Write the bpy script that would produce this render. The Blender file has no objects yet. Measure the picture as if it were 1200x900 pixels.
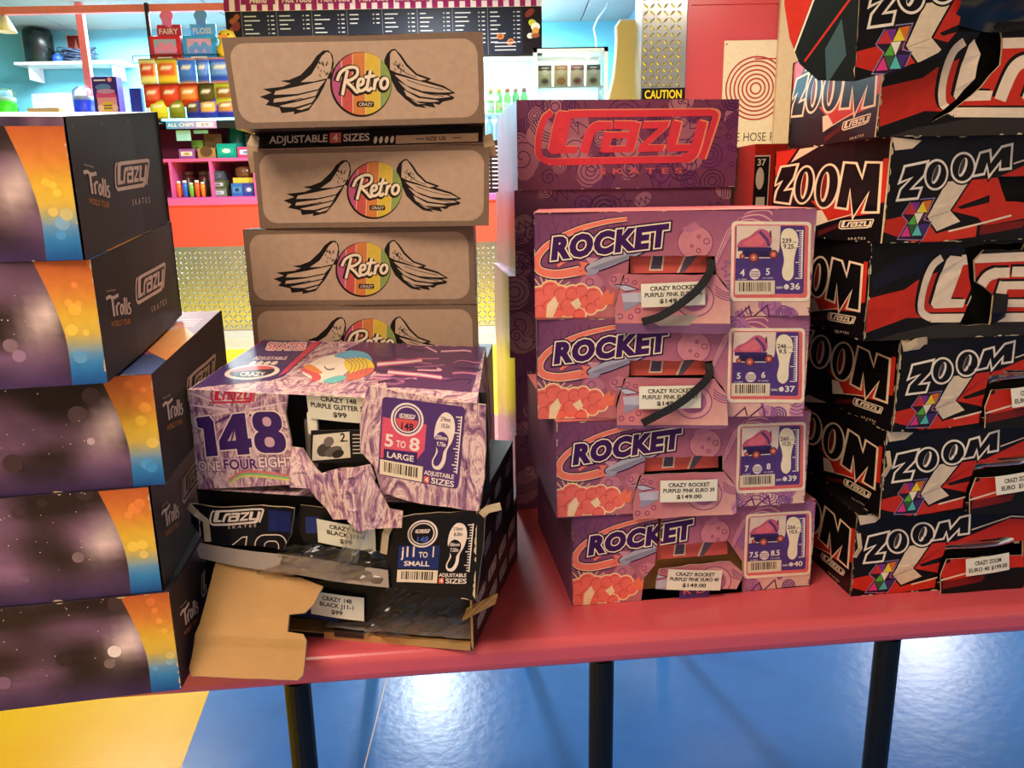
import bpy, bmesh, math, random
import numpy as np
from mathutils import Vector, Matrix, noise
from mathutils.geometry import tessellate_polygon

# ------------------------------------------------------------------ camera, world, lights, exposure
SC = bpy.context.scene
COL = SC.collection
SC.view_settings.view_transform = 'Standard'
SC.view_settings.look = 'None'
SC.view_settings.gamma = 1.0
SC.view_settings.exposure = 0.6

cam_d = bpy.data.cameras.new('camera')
cam_d.sensor_width = 36.0
cam_d.lens = 27.41
cam_d.clip_start = 0.05
cam_d.clip_end = 60
cam = bpy.data.objects.new('camera', cam_d)
COL.objects.link(cam)
cam.matrix_world = (Matrix.Translation((0, 0, 1.252)) @ Matrix.Rotation(math.radians(90 - 13.47), 4, 'X')
                    @ Matrix.Rotation(math.radians(-1.03), 4, 'Z'))
SC.camera = cam

world = bpy.data.worlds.new('world')
SC.world = world
world.use_nodes = True
_bg = world.node_tree.nodes['Background']
_bg.inputs[0].default_value = (1.0, 0.80, 0.64, 1)
_bg.inputs[1].default_value = 0.46


def area(name, loc, size, power, color, rot=(0, 0, 0), size_y=None):
    d = bpy.data.lights.new(name, 'AREA')
    d.energy = power
    d.color = color
    d.size = size
    if size_y:
        d.shape = 'RECTANGLE'
        d.size_y = size_y
    o = bpy.data.objects.new(name, d)
    o.location = loc
    o.rotation_euler = rot
    COL.objects.link(o)
    return o


# ceiling lamps of the hall (warm, over the table) and of the kiosk (cool white)
area('ceiling_lamp_table', (-0.5, 1.75, 2.98), 0.7, 44, (1.0, 0.81, 0.64))
area('front_fill_light', (-1.0, -0.3, 2.98), 1.2, 54, (1.0, 0.81, 0.64))  # unseen light added to brighten the box fronts and the near floor
area('ceiling_lamp_counter', (-0.75, 6.1, 2.98), 0.35, 100, (0.86, 0.94, 1.0), size_y=0.35)
area('ceiling_lamp_side', (3.9, 6.7, 2.98), 0.6, 90, (1.0, 0.96, 0.95))
area('ceiling_lamp_kiosk', (-3.2, 8.1, 3.0), 2.4, 190, (0.80, 0.95, 1.0), size_y=0.5)
area('ceiling_lamp_kiosk_right', (-0.4, 8.0, 3.0), 1.6, 150, (0.80, 0.95, 1.0), size_y=0.4)
area('ceiling_lamp_aisle', (-2.6, 4.6, 2.98), 0.9, 48, (1.0, 0.93, 0.82))
area('ceiling_lamp_door', (1.4, 4.2, 2.98), 0.6, 24, (1.0, 0.86, 0.74))


# ------------------------------------------------------------------ helpers
def lin(c):
    o = []
    for v in c[:3]:
        v = v / 255.0
        o.append(v / 12.92 if v <= 0.04045 else ((v + 0.055) / 1.055) ** 2.4)
    return tuple(o)


def new_mat(name):
    m = bpy.data.materials.new(name)
    m.use_nodes = True
    nt = m.node_tree
    return m, nt, nt.nodes['Principled BSDF']


def N(nt, kind, **kw):
    n = nt.nodes.new(kind)
    for k, v in kw.items():
        setattr(n, k, v)
    return n


def mat(name, rgb, rough=0.5, metal=0.0, var=0.12, scale=30.0, bump=0.0, bscale=120.0, coat=0.0, emit=0.0, spec=0.5, alpha_mix=None):
    """plain procedural material: a colour with noise mottling and fine relief"""
    m, nt, b = new_mat(name)
    c = lin(rgb)
    tc = N(nt, 'ShaderNodeTexCoord')
    nz = N(nt, 'ShaderNodeTexNoise')
    nz.inputs['Scale'].default_value = scale
    nz.inputs['Detail'].default_value = 4
    nt.links.new(tc.outputs['Object'], nz.inputs['Vector'])
    rmp = N(nt, 'ShaderNodeMapRange')
    rmp.inputs[3].default_value = 1 - var
    rmp.inputs[4].default_value = 1 + var
    nt.links.new(nz.outputs['Fac'], rmp.inputs[0])
    mul = N(nt, 'ShaderNodeVectorMath', operation='SCALE')
    mul.inputs[0].default_value = c
    nt.links.new(rmp.outputs[0], mul.inputs['Scale'])
    nt.links.new(mul.outputs[0], b.inputs['Base Color'])
    b.inputs['Roughness'].default_value = rough
    b.inputs['Metallic'].default_value = metal
    b.inputs['Coat Weight'].default_value = coat
    b.inputs['Specular IOR Level'].default_value = spec
    if bump:
        n2 = N(nt, 'ShaderNodeTexNoise')
        n2.inputs['Scale'].default_value = bscale
        nt.links.new(tc.outputs['Object'], n2.inputs['Vector'])
        bp = N(nt, 'ShaderNodeBump')
        bp.inputs['Strength'].default_value = bump
        bp.inputs['Distance'].default_value = 0.002
        nt.links.new(n2.outputs['Fac'], bp.inputs['Height'])
        nt.links.new(bp.outputs[0], b.inputs['Normal'])
    if emit:
        nt.links.new(mul.outputs[0], b.inputs['Emission Color'])
        b.inputs['Emission Strength'].default_value = emit
    return m


def print_mat(name, rough, bump=0.25, coat=0.0, spec=0.14):
    """printed ink: the print's own colour (a colour attribute), with slight mottling and board relief"""
    m, nt, b = new_mat(name)
    at = N(nt, 'ShaderNodeAttribute')
    at.attribute_name = 'Col'
    tc = N(nt, 'ShaderNodeTexCoord')
    nz = N(nt, 'ShaderNodeTexNoise')
    nz.inputs['Scale'].default_value = 90
    nz.inputs['Detail'].default_value = 5
    nt.links.new(tc.outputs['Object'], nz.inputs['Vector'])
    rmp = N(nt, 'ShaderNodeMapRange')
    rmp.inputs[3].default_value = 0.84
    rmp.inputs[4].default_value = 1.14
    nt.links.new(nz.outputs['Fac'], rmp.inputs[0])
    mul = N(nt, 'ShaderNodeVectorMath', operation='SCALE')
    nt.links.new(at.outputs['Color'], mul.inputs[0])
    nt.links.new(rmp.outputs[0], mul.inputs['Scale'])
    nt.links.new(mul.outputs[0], b.inputs['Base Color'])
    b.inputs['Roughness'].default_value = rough
    b.inputs['Specular IOR Level'].default_value = spec
    b.inputs['Coat Weight'].default_value = coat
    n2 = N(nt, 'ShaderNodeTexNoise')
    n2.inputs['Scale'].default_value = 22
    nt.links.new(tc.outputs['Object'], n2.inputs['Vector'])
    bp = N(nt, 'ShaderNodeBump')
    bp.inputs['Strength'].default_value = bump
    bp.inputs['Distance'].default_value = 0.003
    nt.links.new(n2.outputs['Fac'], bp.inputs['Height'])
    nt.links.new(bp.outputs[0], b.inputs['Normal'])
    return m


def ramp(nt, stops):
    r = N(nt, 'ShaderNodeValToRGB')
    el = r.color_ramp.elements
    while len(el) < len(stops):
        el.new(0.5)
    for e, (p, c) in zip(el, stops):
        e.position = p
        e.color = (*lin(c), 1)
    return r


def mesh_obj(name, verts, faces, mats, parent=None, fmat=None, smooth=False, cols=None):
    me = bpy.data.meshes.new(name)
    me.from_pydata([tuple(v) for v in verts], [], faces)
    if not isinstance(mats, (list, tuple)):
        mats = [mats]
    for m in mats:
        me.materials.append(m)
    if fmat:
        me.polygons.foreach_set('material_index', fmat)
    if smooth:
        me.polygons.foreach_set('use_smooth', [True] * len(faces))
    if cols is not None:
        ca = me.color_attributes.new('Col', 'FLOAT_COLOR', 'POINT')
        ca.data.foreach_set('color', np.array(cols, dtype=np.float32).ravel())
    me.update()
    o = bpy.data.objects.new(name, me)
    COL.objects.link(o)
    if parent:
        o.parent = parent
    return o


def tag(o, label, cat, group=None):
    o['label'] = label
    o['category'] = cat
    if group:
        o['group'] = group
    return o


def thing(name, label, cat, loc=(0, 0, 0), yaw=0.0, group=None, tilt=(0, 0)):
    o = bpy.data.objects.new(name, None)
    o.empty_display_size = 0.05
    o.location = loc
    o.rotation_euler = (math.radians(tilt[0]), math.radians(tilt[1]), math.radians(yaw))
    COL.objects.link(o)
    return tag(o, label, cat, group)


def struct(o):
    o['kind'] = 'structure'
    return o


class MB:
    """collects boxes, tubes, lathes and prisms into one mesh"""

    def __init__(s):
        s.v, s.f, s.m = [], [], []

    def add(s, v, f, mi=0):
        b = len(s.v)
        s.v += [Vector(p) for p in v]
        s.f += [tuple(i + b for i in q) for q in f]
        s.m += [mi] * len(f)
        return s

    def box(s, x0, y0, z0, x1, y1, z1, mi=0, bev=0.0):
        if bev:
            return s.bevbox(x0, y0, z0, x1, y1, z1, bev, mi)
        v = [(x, y, z) for z in (z0, z1) for y in (y0, y1) for x in (x0, x1)]
        return s.add(v, [(0, 2, 3, 1), (4, 5, 7, 6), (0, 1, 5, 4), (2, 6, 7, 3), (0, 4, 6, 2), (1, 3, 7, 5)], mi)

    def bevbox(s, x0, y0, z0, x1, y1, z1, b, mi=0):
        bm = bmesh.new()
        bmesh.ops.create_cube(bm, size=1.0)
        for v in bm.verts:
            v.co = ((x0 + x1) / 2 + v.co.x * (x1 - x0), (y0 + y1) / 2 + v.co.y * (y1 - y0), (z0 + z1) / 2 + v.co.z * (z1 - z0))
        bmesh.ops.bevel(bm, geom=bm.edges[:], offset=b, segments=2, affect='EDGES', profile=0.6)
        bm.verts.index_update()
        v = [p.co.copy() for p in bm.verts]
        f = [tuple(q.index for q in g.verts) for g in bm.faces]
        bm.free()
        return s.add(v, f, mi)

    def tube(s, pts, r, n=8, mi=0, caps=True):
        pts = [Vector(p) for p in pts]
        rr = r if isinstance(r, (list, tuple)) else [r] * len(pts)
        v, f = [], []
        up = None
        for i, p in enumerate(pts):
            d = (pts[min(i + 1, len(pts) - 1)] - pts[max(i - 1, 0)]).normalized()
            if up is None:
                up = Vector((0, 0, 1)) if abs(d.z) < 0.9 else Vector((1, 0, 0))
            a = d.cross(up).normalized()
            bb = a.cross(d).normalized()
            up = bb
            for k in range(n):
                t = 2 * math.pi * k / n
                v.append(p + (a * math.cos(t) + bb * math.sin(t)) * rr[i])
        for i in range(len(pts) - 1):
            for k in range(n):
                f.append((i * n + k, i * n + (k + 1) % n, (i + 1) * n + (k + 1) % n, (i + 1) * n + k))
        if caps:
            f.append(tuple(range(n))[::-1])
            f.append(tuple((len(pts) - 1) * n + k for k in range(n)))
        return s.add(v, f, mi)

    def lathe(s, prof, cx=0, cy=0, n=16, mi=0):
        v, f = [], []
        for r, z in prof:
            for k in range(n):
                t = 2 * math.pi * k / n
                v.append((cx + r * math.cos(t), cy + r * math.sin(t), z))
        for i in range(len(prof) - 1):
            for k in range(n):
                f.append((i * n + k, i * n + (k + 1) % n, (i + 1) * n + (k + 1) % n, (i + 1) * n + k))
        f.append(tuple(range(n))[::-1])
        f.append(tuple((len(prof) - 1) * n + k for k in range(n)))
        return s.add(v, f, mi)

    def prism(s, pts, y0, y1, mi=0):
        """outline in x,z extruded along y"""
        n = len(pts)
        tr = tessellate_polygon([[Vector((p[0], p[1], 0)) for p in pts]])
        v = [(p[0], y0, p[1]) for p in pts] + [(p[0], y1, p[1]) for p in pts]
        f = [tuple(t) for t in tr] + [tuple(i + n for i in t[::-1]) for t in tr]
        f += [(i, (i + 1) % n, n + (i + 1) % n, n + i) for i in range(n)]
        return s.add(v, f, mi)

    def build(s, name, mats, parent=None, smooth=False):
        o = mesh_obj(name, s.v, s.f, mats, parent, s.m, smooth)
        return o


# ------------------------------------------------------------------ flat print: polygons laid out on a face
def hom(src, W, H):
    """projective map of the four corners TL TR BR BL of a printed face onto W x H metres (origin bottom left)"""
    dst = [(0, H), (W, H), (W, 0), (0, 0)]
    A, b = [], []
    for (x, y), (u, v) in zip(src, dst):
        A.append([x, y, 1, 0, 0, 0, -u * x, -u * y]); b.append(u)
        A.append([0, 0, 0, x, y, 1, -v * x, -v * y]); b.append(v)
    h = np.linalg.solve(np.array(A, float), np.array(b, float))
    h = [float(q) for q in h]

    def f(p):
        x, y = p
        w = h[6] * x + h[7] * y + 1
        return ((h[0] * x + h[1] * y + h[2]) / w, (h[3] * x + h[4] * y + h[5]) / w)
    return f


def crop(ox, oy, s, m):
    return lambda p: m((ox + p[0] / s, oy + p[1] / s))


GLY = {}


def make_glyphs():
    chars = "ABCDEFGHIJKLMNOPQRSTUVWXYZabcdefghijklmnopqrstuvwxyz0123456789$/.-,'"
    jobs = []
    for bold in (0, 1):
        for ch in chars:
            for s in (ch, 'I' + ch + 'I'):
                d = bpy.data.curves.new('g', 'FONT')
                d.body = s
                d.size = 1
                d.resolution_u = 3
                d.offset = 0.022 * bold if len(s) == 1 else 0
                o = bpy.data.objects.new('g', d)
                COL.objects.link(o)
                jobs.append((bold, s, ch, o))
    d = bpy.data.curves.new('g', 'FONT'); d.body = 'II'
    o0 = bpy.data.objects.new('g', d); COL.objects.link(o0)
    dg = bpy.context.evaluated_depsgraph_get()
    dg.update()

    def get(o):
        e = o.evaluated_get(dg)
        me = e.to_mesh()
        v = [(p.co.x, p.co.y) for p in me.vertices]
        f = [tuple(p.vertices) for p in me.polygons]
        e.to_mesh_clear()
        return v, f
    ii = max(p[0] for p in get(o0)[0])
    tmp = {}
    for bold, s, ch, o in jobs:
        v, f = get(o)
        if len(s) == 1:
            tmp[(bold, ch)] = (v, f)
        else:
            adv = max(p[0] for p in v) - ii
            v1, f1 = tmp[(bold, ch)]
            cnt = {}
            for q in f1:
                for a, b in zip(q, q[1:] + q[:1]):
                    cnt.setdefault((min(a, b), max(a, b)), []).append((a, b))
            nxt = {}
            for k, l in cnt.items():
                if len(l) == 1:
                    nxt[l[0][0]] = l[0][1]
            loops = []
            while nxt:
                a, b = nxt.popitem()
                lp = [a]
                while b in nxt and b != a:
                    lp.append(b)
                    b = nxt.pop(b)
                if b not in lp:
                    lp.append(b)
                loops.append([v1[i] for i in lp])
            GLY[(bold, ch)] = (v1, f1, adv, loops)
    cap = max(p[1] for p in GLY[(0, 'H')][0])
    for bold, s, ch, o in jobs:
        dd = o.data
        bpy.data.objects.remove(o)
        bpy.data.curves.remove(dd)
    dd = o0.data
    bpy.data.objects.remove(o0)
    bpy.data.curves.remove(dd)
    GLY['cap'] = cap


make_glyphs()


def smooth_path(pts, n=6, closed=False):
    P = [Vector(p) for p in pts]
    out = []
    m = len(P)
    rng = range(m) if closed else range(m - 1)
    for i in rng:
        p1, p2 = P[i], P[(i + 1) % m]
        p0 = P[i - 1] if (i > 0 or closed) else p1
        p3 = P[(i + 2) % m] if (i + 2 < m or closed) else p2
        for k in range(n):
            t = k / n
            out.append(0.5 * ((2 * p1) + (p2 - p0) * t + (2 * p0 - 5 * p1 + 4 * p2 - p3) * t * t + (3 * p1 - p0 - 3 * p2 + p3) * t ** 3))
    if not closed:
        out.append(P[-1])
    return [tuple(p) for p in out]


def ell(cx, cy, rx, ry=None, n=20, rot=0, a0=0, a1=360):
    ry = rx if ry is None else ry
    r = math.radians(rot)
    out = []
    full = abs(a1 - a0) >= 360
    for k in range(n if full else n + 1):
        t = math.radians(a0 + (a1 - a0) * k / n)
        x, y = rx * math.cos(t), ry * math.sin(t)
        out.append((cx + x * math.cos(r) - y * math.sin(r), cy + x * math.sin(r) + y * math.cos(r)))
    return out


def rrect(x0, y0, x1, y1, r, n=4):
    out = []
    for cx, cy, a in ((x1 - r, y1 - r, 0), (x0 + r, y1 - r, 90), (x0 + r, y0 + r, 180), (x1 - r, y0 + r, 270)):
        for k in range(n + 1):
            t = math.radians(a + 90 * k / n)
            out.append((cx + r * math.cos(t), cy + r * math.sin(t)))
    return out


class Art:
    """flat print: coloured triangles in face metres, stacked in thin layers; split into named parts"""

    def __init__(s, m=None):
        s.map = m or (lambda p: p)
        s.parts = {}
        s.part = 'print'
        s.L = 0
        s.n = 0

    def to(s, part):
        s.part = part
        s.L += 1
        return s

    def up(s):
        s.L += 1
        return s

    def tri(s, pts, cols, L=None):
        s.parts.setdefault(s.part, []).append((s.n + (L or 0), [(*p, *c) for p, c in zip(pts, cols)]))

    def poly(s, pts, col, holes=(), L=None):
        if not isinstance(col[0], (tuple, list)):
            c = lin(col)
            cc = None
        else:
            cc = [lin(q) for q in col]
        s.n += 1
        mp = [s.map(p) for p in pts]
        loops = [mp] + [[s.map(p) for p in h] for h in holes]
        flat = [p for l in loops for p in l]
        if len(flat) == 3:
            tr = [(0, 1, 2)]
        else:
            tr = tessellate_polygon([[Vector((p[0], p[1], 0)) for p in l] for l in loops])
        for t in tr:
            s.tri([flat[i] for i in t], [c] * 3 if cc is None else [cc[i] for i in t], L)
        return s

    def rect(s, x0, y0, x1, y1, col, L=None):
        return s.poly([(x0, y0), (x1, y0), (x1, y1), (x0, y1)], col, L=L)

    def stroke(s, pts, w, col, closed=False, L=None, w2=None):
        P = [Vector(p[:2]) for p in pts]
        Q = [P[0]]
        for p in P[1:]:
            if (p - Q[-1]).length > 1e-7:
                Q.append(p)
        if closed and (Q[0] - Q[-1]).length < 1e-7:
            Q.pop()
        P = Q
        n = len(P)
        if n < 2:
            return s
        lf, rt = [], []
        for i in range(n):
            a = P[i - 1] if (i > 0 or closed) else None
            b = P[(i + 1) % n] if (i < n - 1 or closed) else None
            d1 = (P[i] - a).normalized() if a is not None else None
            d2 = (b - P[i]).normalized() if b is not None else None
            if d1 is None: d1 = d2
            if d2 is None: d2 = d1
            n1 = Vector((-d1.y, d1.x)); n2 = Vector((-d2.y, d2.x))
            mm = n1 + n2
            if mm.length < 1e-4:
                mm = n1.copy()
            mm.normalize()
            k = min(1 / max(mm.dot(n1), 0.3), 2.2)
            ww = w if w2 is None else w + (w2 - w) * i / (n - 1)
            lf.append(P[i] + mm * (ww / 2 * k)); rt.append(P[i] - mm * (ww / 2 * k))
        c = lin(col)
        s.n += 1
        for i in range(n if closed else n - 1):
            j = (i + 1) % n
            L = (i % 3) * .3
            q = [s.map(tuple(p)) for p in (lf[i], lf[j], rt[j], rt[i])]
            s.tri(q[:3], [c] * 3, L)
            s.tri([q[0], q[2], q[3]], [c] * 3, L)
        return s

    def text(s, txt, x, y, h, col, bold=0, align='l', sx=1.0, shear=0.0, rot=0.0, sp=0.0, outlines=(), fit=None, fat=0):
        """cap height h and baseline start x, y in the art's own (y down) units"""
        k = h / GLY['cap']
        adv = []
        for ch in txt:
            adv.append(0.33 if ch == ' ' else GLY[(bold, ch)][2] if (bold, ch) in GLY else 0.3)
        tot = sum(a + sp for a in adv) * k * sx
        if fit:
            sx *= fit / tot
            tot = fit
        if align == 'c': x0 = -tot / 2
        elif align == 'r': x0 = -tot
        else: x0 = 0
        r = math.radians(rot)
        cr, sr = math.cos(r), math.sin(r)

        def tf(p, ox):
            px = ox + (p[0] * sx + p[1] * shear) * k
            py = -p[1] * k
            return (x + px * cr + py * sr, y - px * sr + py * cr)
        for (ow, oc) in list(outlines) + ([(fat, col)] if fat else []):
            ox = x0
            for ch, a in zip(txt, adv):
                g = GLY.get((bold, ch))
                if g:
                    for lp in g[3]:
                        s.stroke([tf(p, ox) for p in lp], ow * 2, oc, closed=True)
                ox += (a + sp) * k * sx
            s.up()
        c = lin(col)
        s.n += 1
        ox = x0
        for ch, a in zip(txt, adv):
            g = GLY.get((bold, ch))
            if g:
                pv = [s.map(tf(p, ox)) for p in g[0]]
                for f in g[1]:
                    for i in range(1, len(f) - 1):
                        s.tri([pv[f[0]], pv[f[i]], pv[f[i + 1]]], [c] * 3)
            ox += (a + sp) * k * sx
        return s

    def barcode(s, x0, y0, x1, y1, seed=1, bg=(225, 215, 195)):
        s.rect(x0, y0, x1, y1, bg)
        s.up()
        r = random.Random(seed)
        x = x0 + (x1 - x0) * 0.1
        while x < x1 - (x1 - x0) * 0.12:
            w = (x1 - x0) * r.choice((.012, .02, .035))
            s.rect(x, y0 + (y1 - y0) * .12, x + w, y1 - (y1 - y0) * .22, (40, 35, 35))
            x += w + (x1 - x0) * r.choice((.015, .025, .03))
        return s


def clip(poly, piece):
    """Sutherland-Hodgman of a coloured polygon against a convex counter-clockwise piece"""
    out = poly
    n = len(piece)
    for i in range(n):
        ax, ay = piece[i][0], piece[i][1]
        bx, by = piece[(i + 1) % n][0], piece[(i + 1) % n][1]
        ex, ey = bx - ax, by - ay
        src, out = out, []
        if not src:
            return out
        pd = None
        ds = [ex * (p[1] - ay) - ey * (p[0] - ax) for p in src]
        if min(ds) >= -1e-12:
            out = src
            continue
        m = len(src)
        for k in range(m):
            p, q = src[k], src[(k + 1) % m]
            dp, dq = ds[k], ds[(k + 1) % m]
            if dp >= 0:
                out.append(p)
            if (dp >= 0) != (dq >= 0):
                t = dp / (dp - dq)
                out.append(tuple(p[j] + (q[j] - p[j]) * t for j in range(len(p))))
    return out


def ccw(p):
    a = sum(p[i][0] * p[(i + 1) % len(p)][1] - p[(i + 1) % len(p)][0] * p[i][1] for i in range(len(p)))
    return p if a > 0 else p[::-1]


def panel(name, parent, q, W, H, mats, outline=None, holes=(), th=0.0, warp=None, grid=0.0, art=None, art_mat=None, lift=0.0003):
    """a sheet on the quad q (BL BR TR TL), outlined in metres, optionally with holes, dents and a torn edge; the print lies on it"""
    BL, BR, TR, TL = [Vector(p) for p in q]
    nrm = (BR - BL).cross(TL - BL).normalized()

    def P(u, v, off=0.0):
        a, b = u / W, v / H
        p = BL * ((1 - a) * (1 - b)) + BR * (a * (1 - b)) + TR * (a * b) + TL * ((1 - a) * b)
        d = off + (warp(u, v) if warp else 0.0)
        return p + nrm * d
    ol = ccw(list(outline)) if outline else [(0, 0), (W, 0), (W, H), (0, H)]
    if outline or holes:
        loops = [ol] + [list(h) for h in holes]
        flat = [p for l in loops for p in l]
        tr = tessellate_polygon([[Vector((p[0], p[1], 0)) for p in l] for l in loops])
        pieces = [ccw([flat[i] for i in t]) for t in tr]
    else:
        loops = [ol]
        pieces = [ol]
    if grid:
        us = [p[0] for p in ol]; vs = [p[1] for p in ol]
        nu = max(1, int((max(us) - min(us)) / grid + .5)); nv = max(1, int((max(vs) - min(vs)) / grid + .5))
        gu = [min(us) + (max(us) - min(us)) * i / nu for i in range(nu + 1)]
        gv = [min(vs) + (max(vs) - min(vs)) * i / nv for i in range(nv + 1)]
        fine = []
        for p in pieces:
            x0 = min(a[0] for a in p); x1 = max(a[0] for a in p); y0 = min(a[1] for a in p); y1 = max(a[1] for a in p)
            for i in range(nu):
                if gu[i + 1] <= x0 or gu[i] >= x1: continue
                for j in range(nv):
                    if gv[j + 1] <= y0 or gv[j] >= y1: continue
                    c = clip([tuple(a) for a in p], [(gu[i], gv[j]), (gu[i + 1], gv[j]), (gu[i + 1], gv[j + 1]), (gu[i], gv[j + 1])])
                    if len(c) >= 3: fine.append(c)
        pieces = fine
    mats = mats if isinstance(mats, (list, tuple)) else [mats]
    v, f, fm = [], [], []

    def addf(pts, mi):
        b = len(v)
        v.extend(pts)
        f.append(tuple(range(b, b + len(pts))))
        fm.append(mi)
    # flat triangles: sheet and print share them, so the print follows every dent exactly
    tris3 = []
    for p in pieces:
        for i in range(1, len(p) - 1):
            t = [tuple(p[0][:2]), tuple(p[i][:2]), tuple(p[i + 1][:2])]
            ar = (t[1][0] - t[0][0]) * (t[2][1] - t[0][1]) - (t[2][0] - t[0][0]) * (t[1][1] - t[0][1])
            if ar < 1e-10: continue
            q3 = [P(*c) for c in t]
            n3 = (q3[1] - q3[0]).cross(q3[2] - q3[0])
            if n3.length < 1e-14: continue
            n3.normalize()
            e1 = (q3[1] - q3[0]); e2 = (q3[2] - q3[0])
            d1 = (t[1][0] - t[0][0], t[1][1] - t[0][1]); d2 = (t[2][0] - t[0][0], t[2][1] - t[0][1])
            Gu = (e1 * d2[1] - e2 * d1[1]) / ar
            Gv = (e2 * d1[0] - e1 * d2[0]) / ar
            tris3.append((t, q3[0] - Gu * t[0][0] - Gv * t[0][1], Gu, Gv, n3))
            addf(q3, 0)
    if th:
        mi = min(1, len(mats) - 1)
        for t, o3, Gu, Gv, n3 in tris3:
            addf([P(a[0], a[1], -th) for a in t[::-1]], mi)
        for l in loops:
            m = len(l)
            for i in range(m):
                a, b = l[i], l[(i + 1) % m]
                k = max(1, int(math.hypot(b[0] - a[0], b[1] - a[1]) / grid)) if grid else 1
                for t in range(k):
                    c0 = (a[0] + (b[0] - a[0]) * t / k, a[1] + (b[1] - a[1]) * t / k)
                    c1 = (a[0] + (b[0] - a[0]) * (t + 1) / k, a[1] + (b[1] - a[1]) * (t + 1) / k)
                    addf([P(*c0), P(*c0, -th), P(*c1, -th), P(*c1)], mi)
    prints = {}
    if art:
        boxes = [(min(a[0] for a in t), max(a[0] for a in t), min(a[1] for a in t), max(a[1] for a in t)) for t, *_ in tris3]
        for part, tris in art.parts.items():
            vv, ff, cc = [], [], []
            for L, t in tris:
                if (t[1][0] - t[0][0]) * (t[2][1] - t[0][1]) - (t[2][0] - t[0][0]) * (t[1][1] - t[0][1]) < 0:
                    t = t[::-1]
                x0 = min(a[0] for a in t); x1 = max(a[0] for a in t); y0 = min(a[1] for a in t); y1 = max(a[1] for a in t)
                for (p, o3, Gu, Gv, n3), bx in zip(tris3, boxes):
                    if bx[0] >= x1 or bx[1] <= x0 or bx[2] >= y1 or bx[3] <= y0: continue
                    c = clip(t, p)
                    if len(c) < 3: continue
                    b = len(vv)
                    base = o3 + n3 * (lift + L * 0.0000032)
                    vv.extend(base + Gu * a[0] + Gv * a[1] for a in c)
                    cc.extend((a[2], a[3], a[4], 1) for a in c)
                    ff.append(tuple(range(b, b + len(c))))
            if ff:
                prints[part] = (vv, ff, cc)
    # the plain print lies on the sheet itself; logos, lettering and stickers are parts of their own
    mats = list(mats)
    cols = [(1, 1, 1, 1)] * len(v)
    mi = len(mats)
    for part in ('print', 'wear'):
        if part in prints:
            vv, ff, cc = prints.pop(part)
            if len(mats) == mi: mats.append(art_mat or M['ink'])
            b = len(v)
            v += vv
            f += [tuple(i + b for i in q) for q in ff]
            fm += [mi] * len(ff)
            cols += cc
    o = mesh_obj(name, v, f, mats, parent, fm, cols=cols)
    for part, (vv, ff, cc) in prints.items():
        mesh_obj(part, vv, ff, art_mat or M['ink'], o, cols=cc)
    return o


def carton(name, label, group, loc, yaw, W, D, H, base, faces, tilt=(0, 0), off=None, recess=0.03, inner=None, cat='box'):
    """a skate box: plain sides in one body mesh, printed or torn sides as panels of their own"""
    root = thing(name, label, cat, loc, yaw, group, tilt)
    c = {}
    off = off or {}
    for i in (0, 1):
        for j in (0, 1):
            for k in (0, 1):
                c[(i, j, k)] = Vector((-W / 2 + W * i, D * j, H * k)) + Vector(off.get((i, j, k), (0, 0, 0)))
    Q = {'front': ((0, 0, 0), (1, 0, 0), (1, 0, 1), (0, 0, 1)), 'left': ((0, 1, 0), (0, 0, 0), (0, 0, 1), (0, 1, 1)),
         'right': ((1, 0, 0), (1, 1, 0), (1, 1, 1), (1, 0, 1)), 'top': ((0, 0, 1), (1, 0, 1), (1, 1, 1), (0, 1, 1)),
         'back': ((1, 1, 0), (0, 1, 0), (0, 1, 1), (1, 1, 1)), 'bottom': ((0, 1, 0), (1, 1, 0), (1, 0, 0), (0, 0, 0))}
    PN = {'front': 'front_panel', 'left': 'end_panel', 'right': 'end_panel', 'top': 'lid_panel', 'back': 'back_panel', 'bottom': 'base_panel'}
    v, f, fm = [], [], []
    for k, q in Q.items():
        if k in faces: continue
        b = len(v)
        v += [c[i] for i in q]
        f.append((b, b + 1, b + 2, b + 3)); fm.append(0)
    fr = faces.get('front')
    if fr and (fr.get('outline') or fr.get('holes')):
        b = len(v)
        v += [c[i] + Vector((0.001 if i[0] == 0 else -0.001, recess, 0.001 if i[2] == 0 else -0.001)) for i in Q['front']]
        f.append((b, b + 1, b + 2, b + 3)); fm.append(1)
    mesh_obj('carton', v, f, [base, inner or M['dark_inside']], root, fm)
    for k, s in faces.items():
        WW, HH = {'front': (W, H), 'left': (D, H), 'right': (D, H), 'top': (W, D)}[k]
        panel(s.get('name', PN[k]), root, [c[i] for i in Q[k]], WW, HH, s.get('mats', base), s.get('outline'), s.get('holes', ()),
              s.get('th', 0.003 if (s.get('outline') or s.get('holes')) else 0), s.get('warp'), s.get('grid', 0), s.get('art'), s.get('ink'))
    return root


def jag(pts, amp, step, seed=0, closed=True):
    """a torn outline: the straight runs of a polygon broken into a ragged line"""
    r = random.Random(seed)
    out = []
    n = len(pts)
    for i in range(n if closed else n - 1):
        a, b = pts[i], pts[(i + 1) % n]
        L = math.hypot(b[0] - a[0], b[1] - a[1])
        k = max(1, int(L / step))
        for t in range(k):
            x = a[0] + (b[0] - a[0]) * t / k; y = a[1] + (b[1] - a[1]) * t / k
            if t:
                x += r.uniform(-amp, amp); y += r.uniform(-amp, amp)
            out.append((x, y))
    return out


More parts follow.
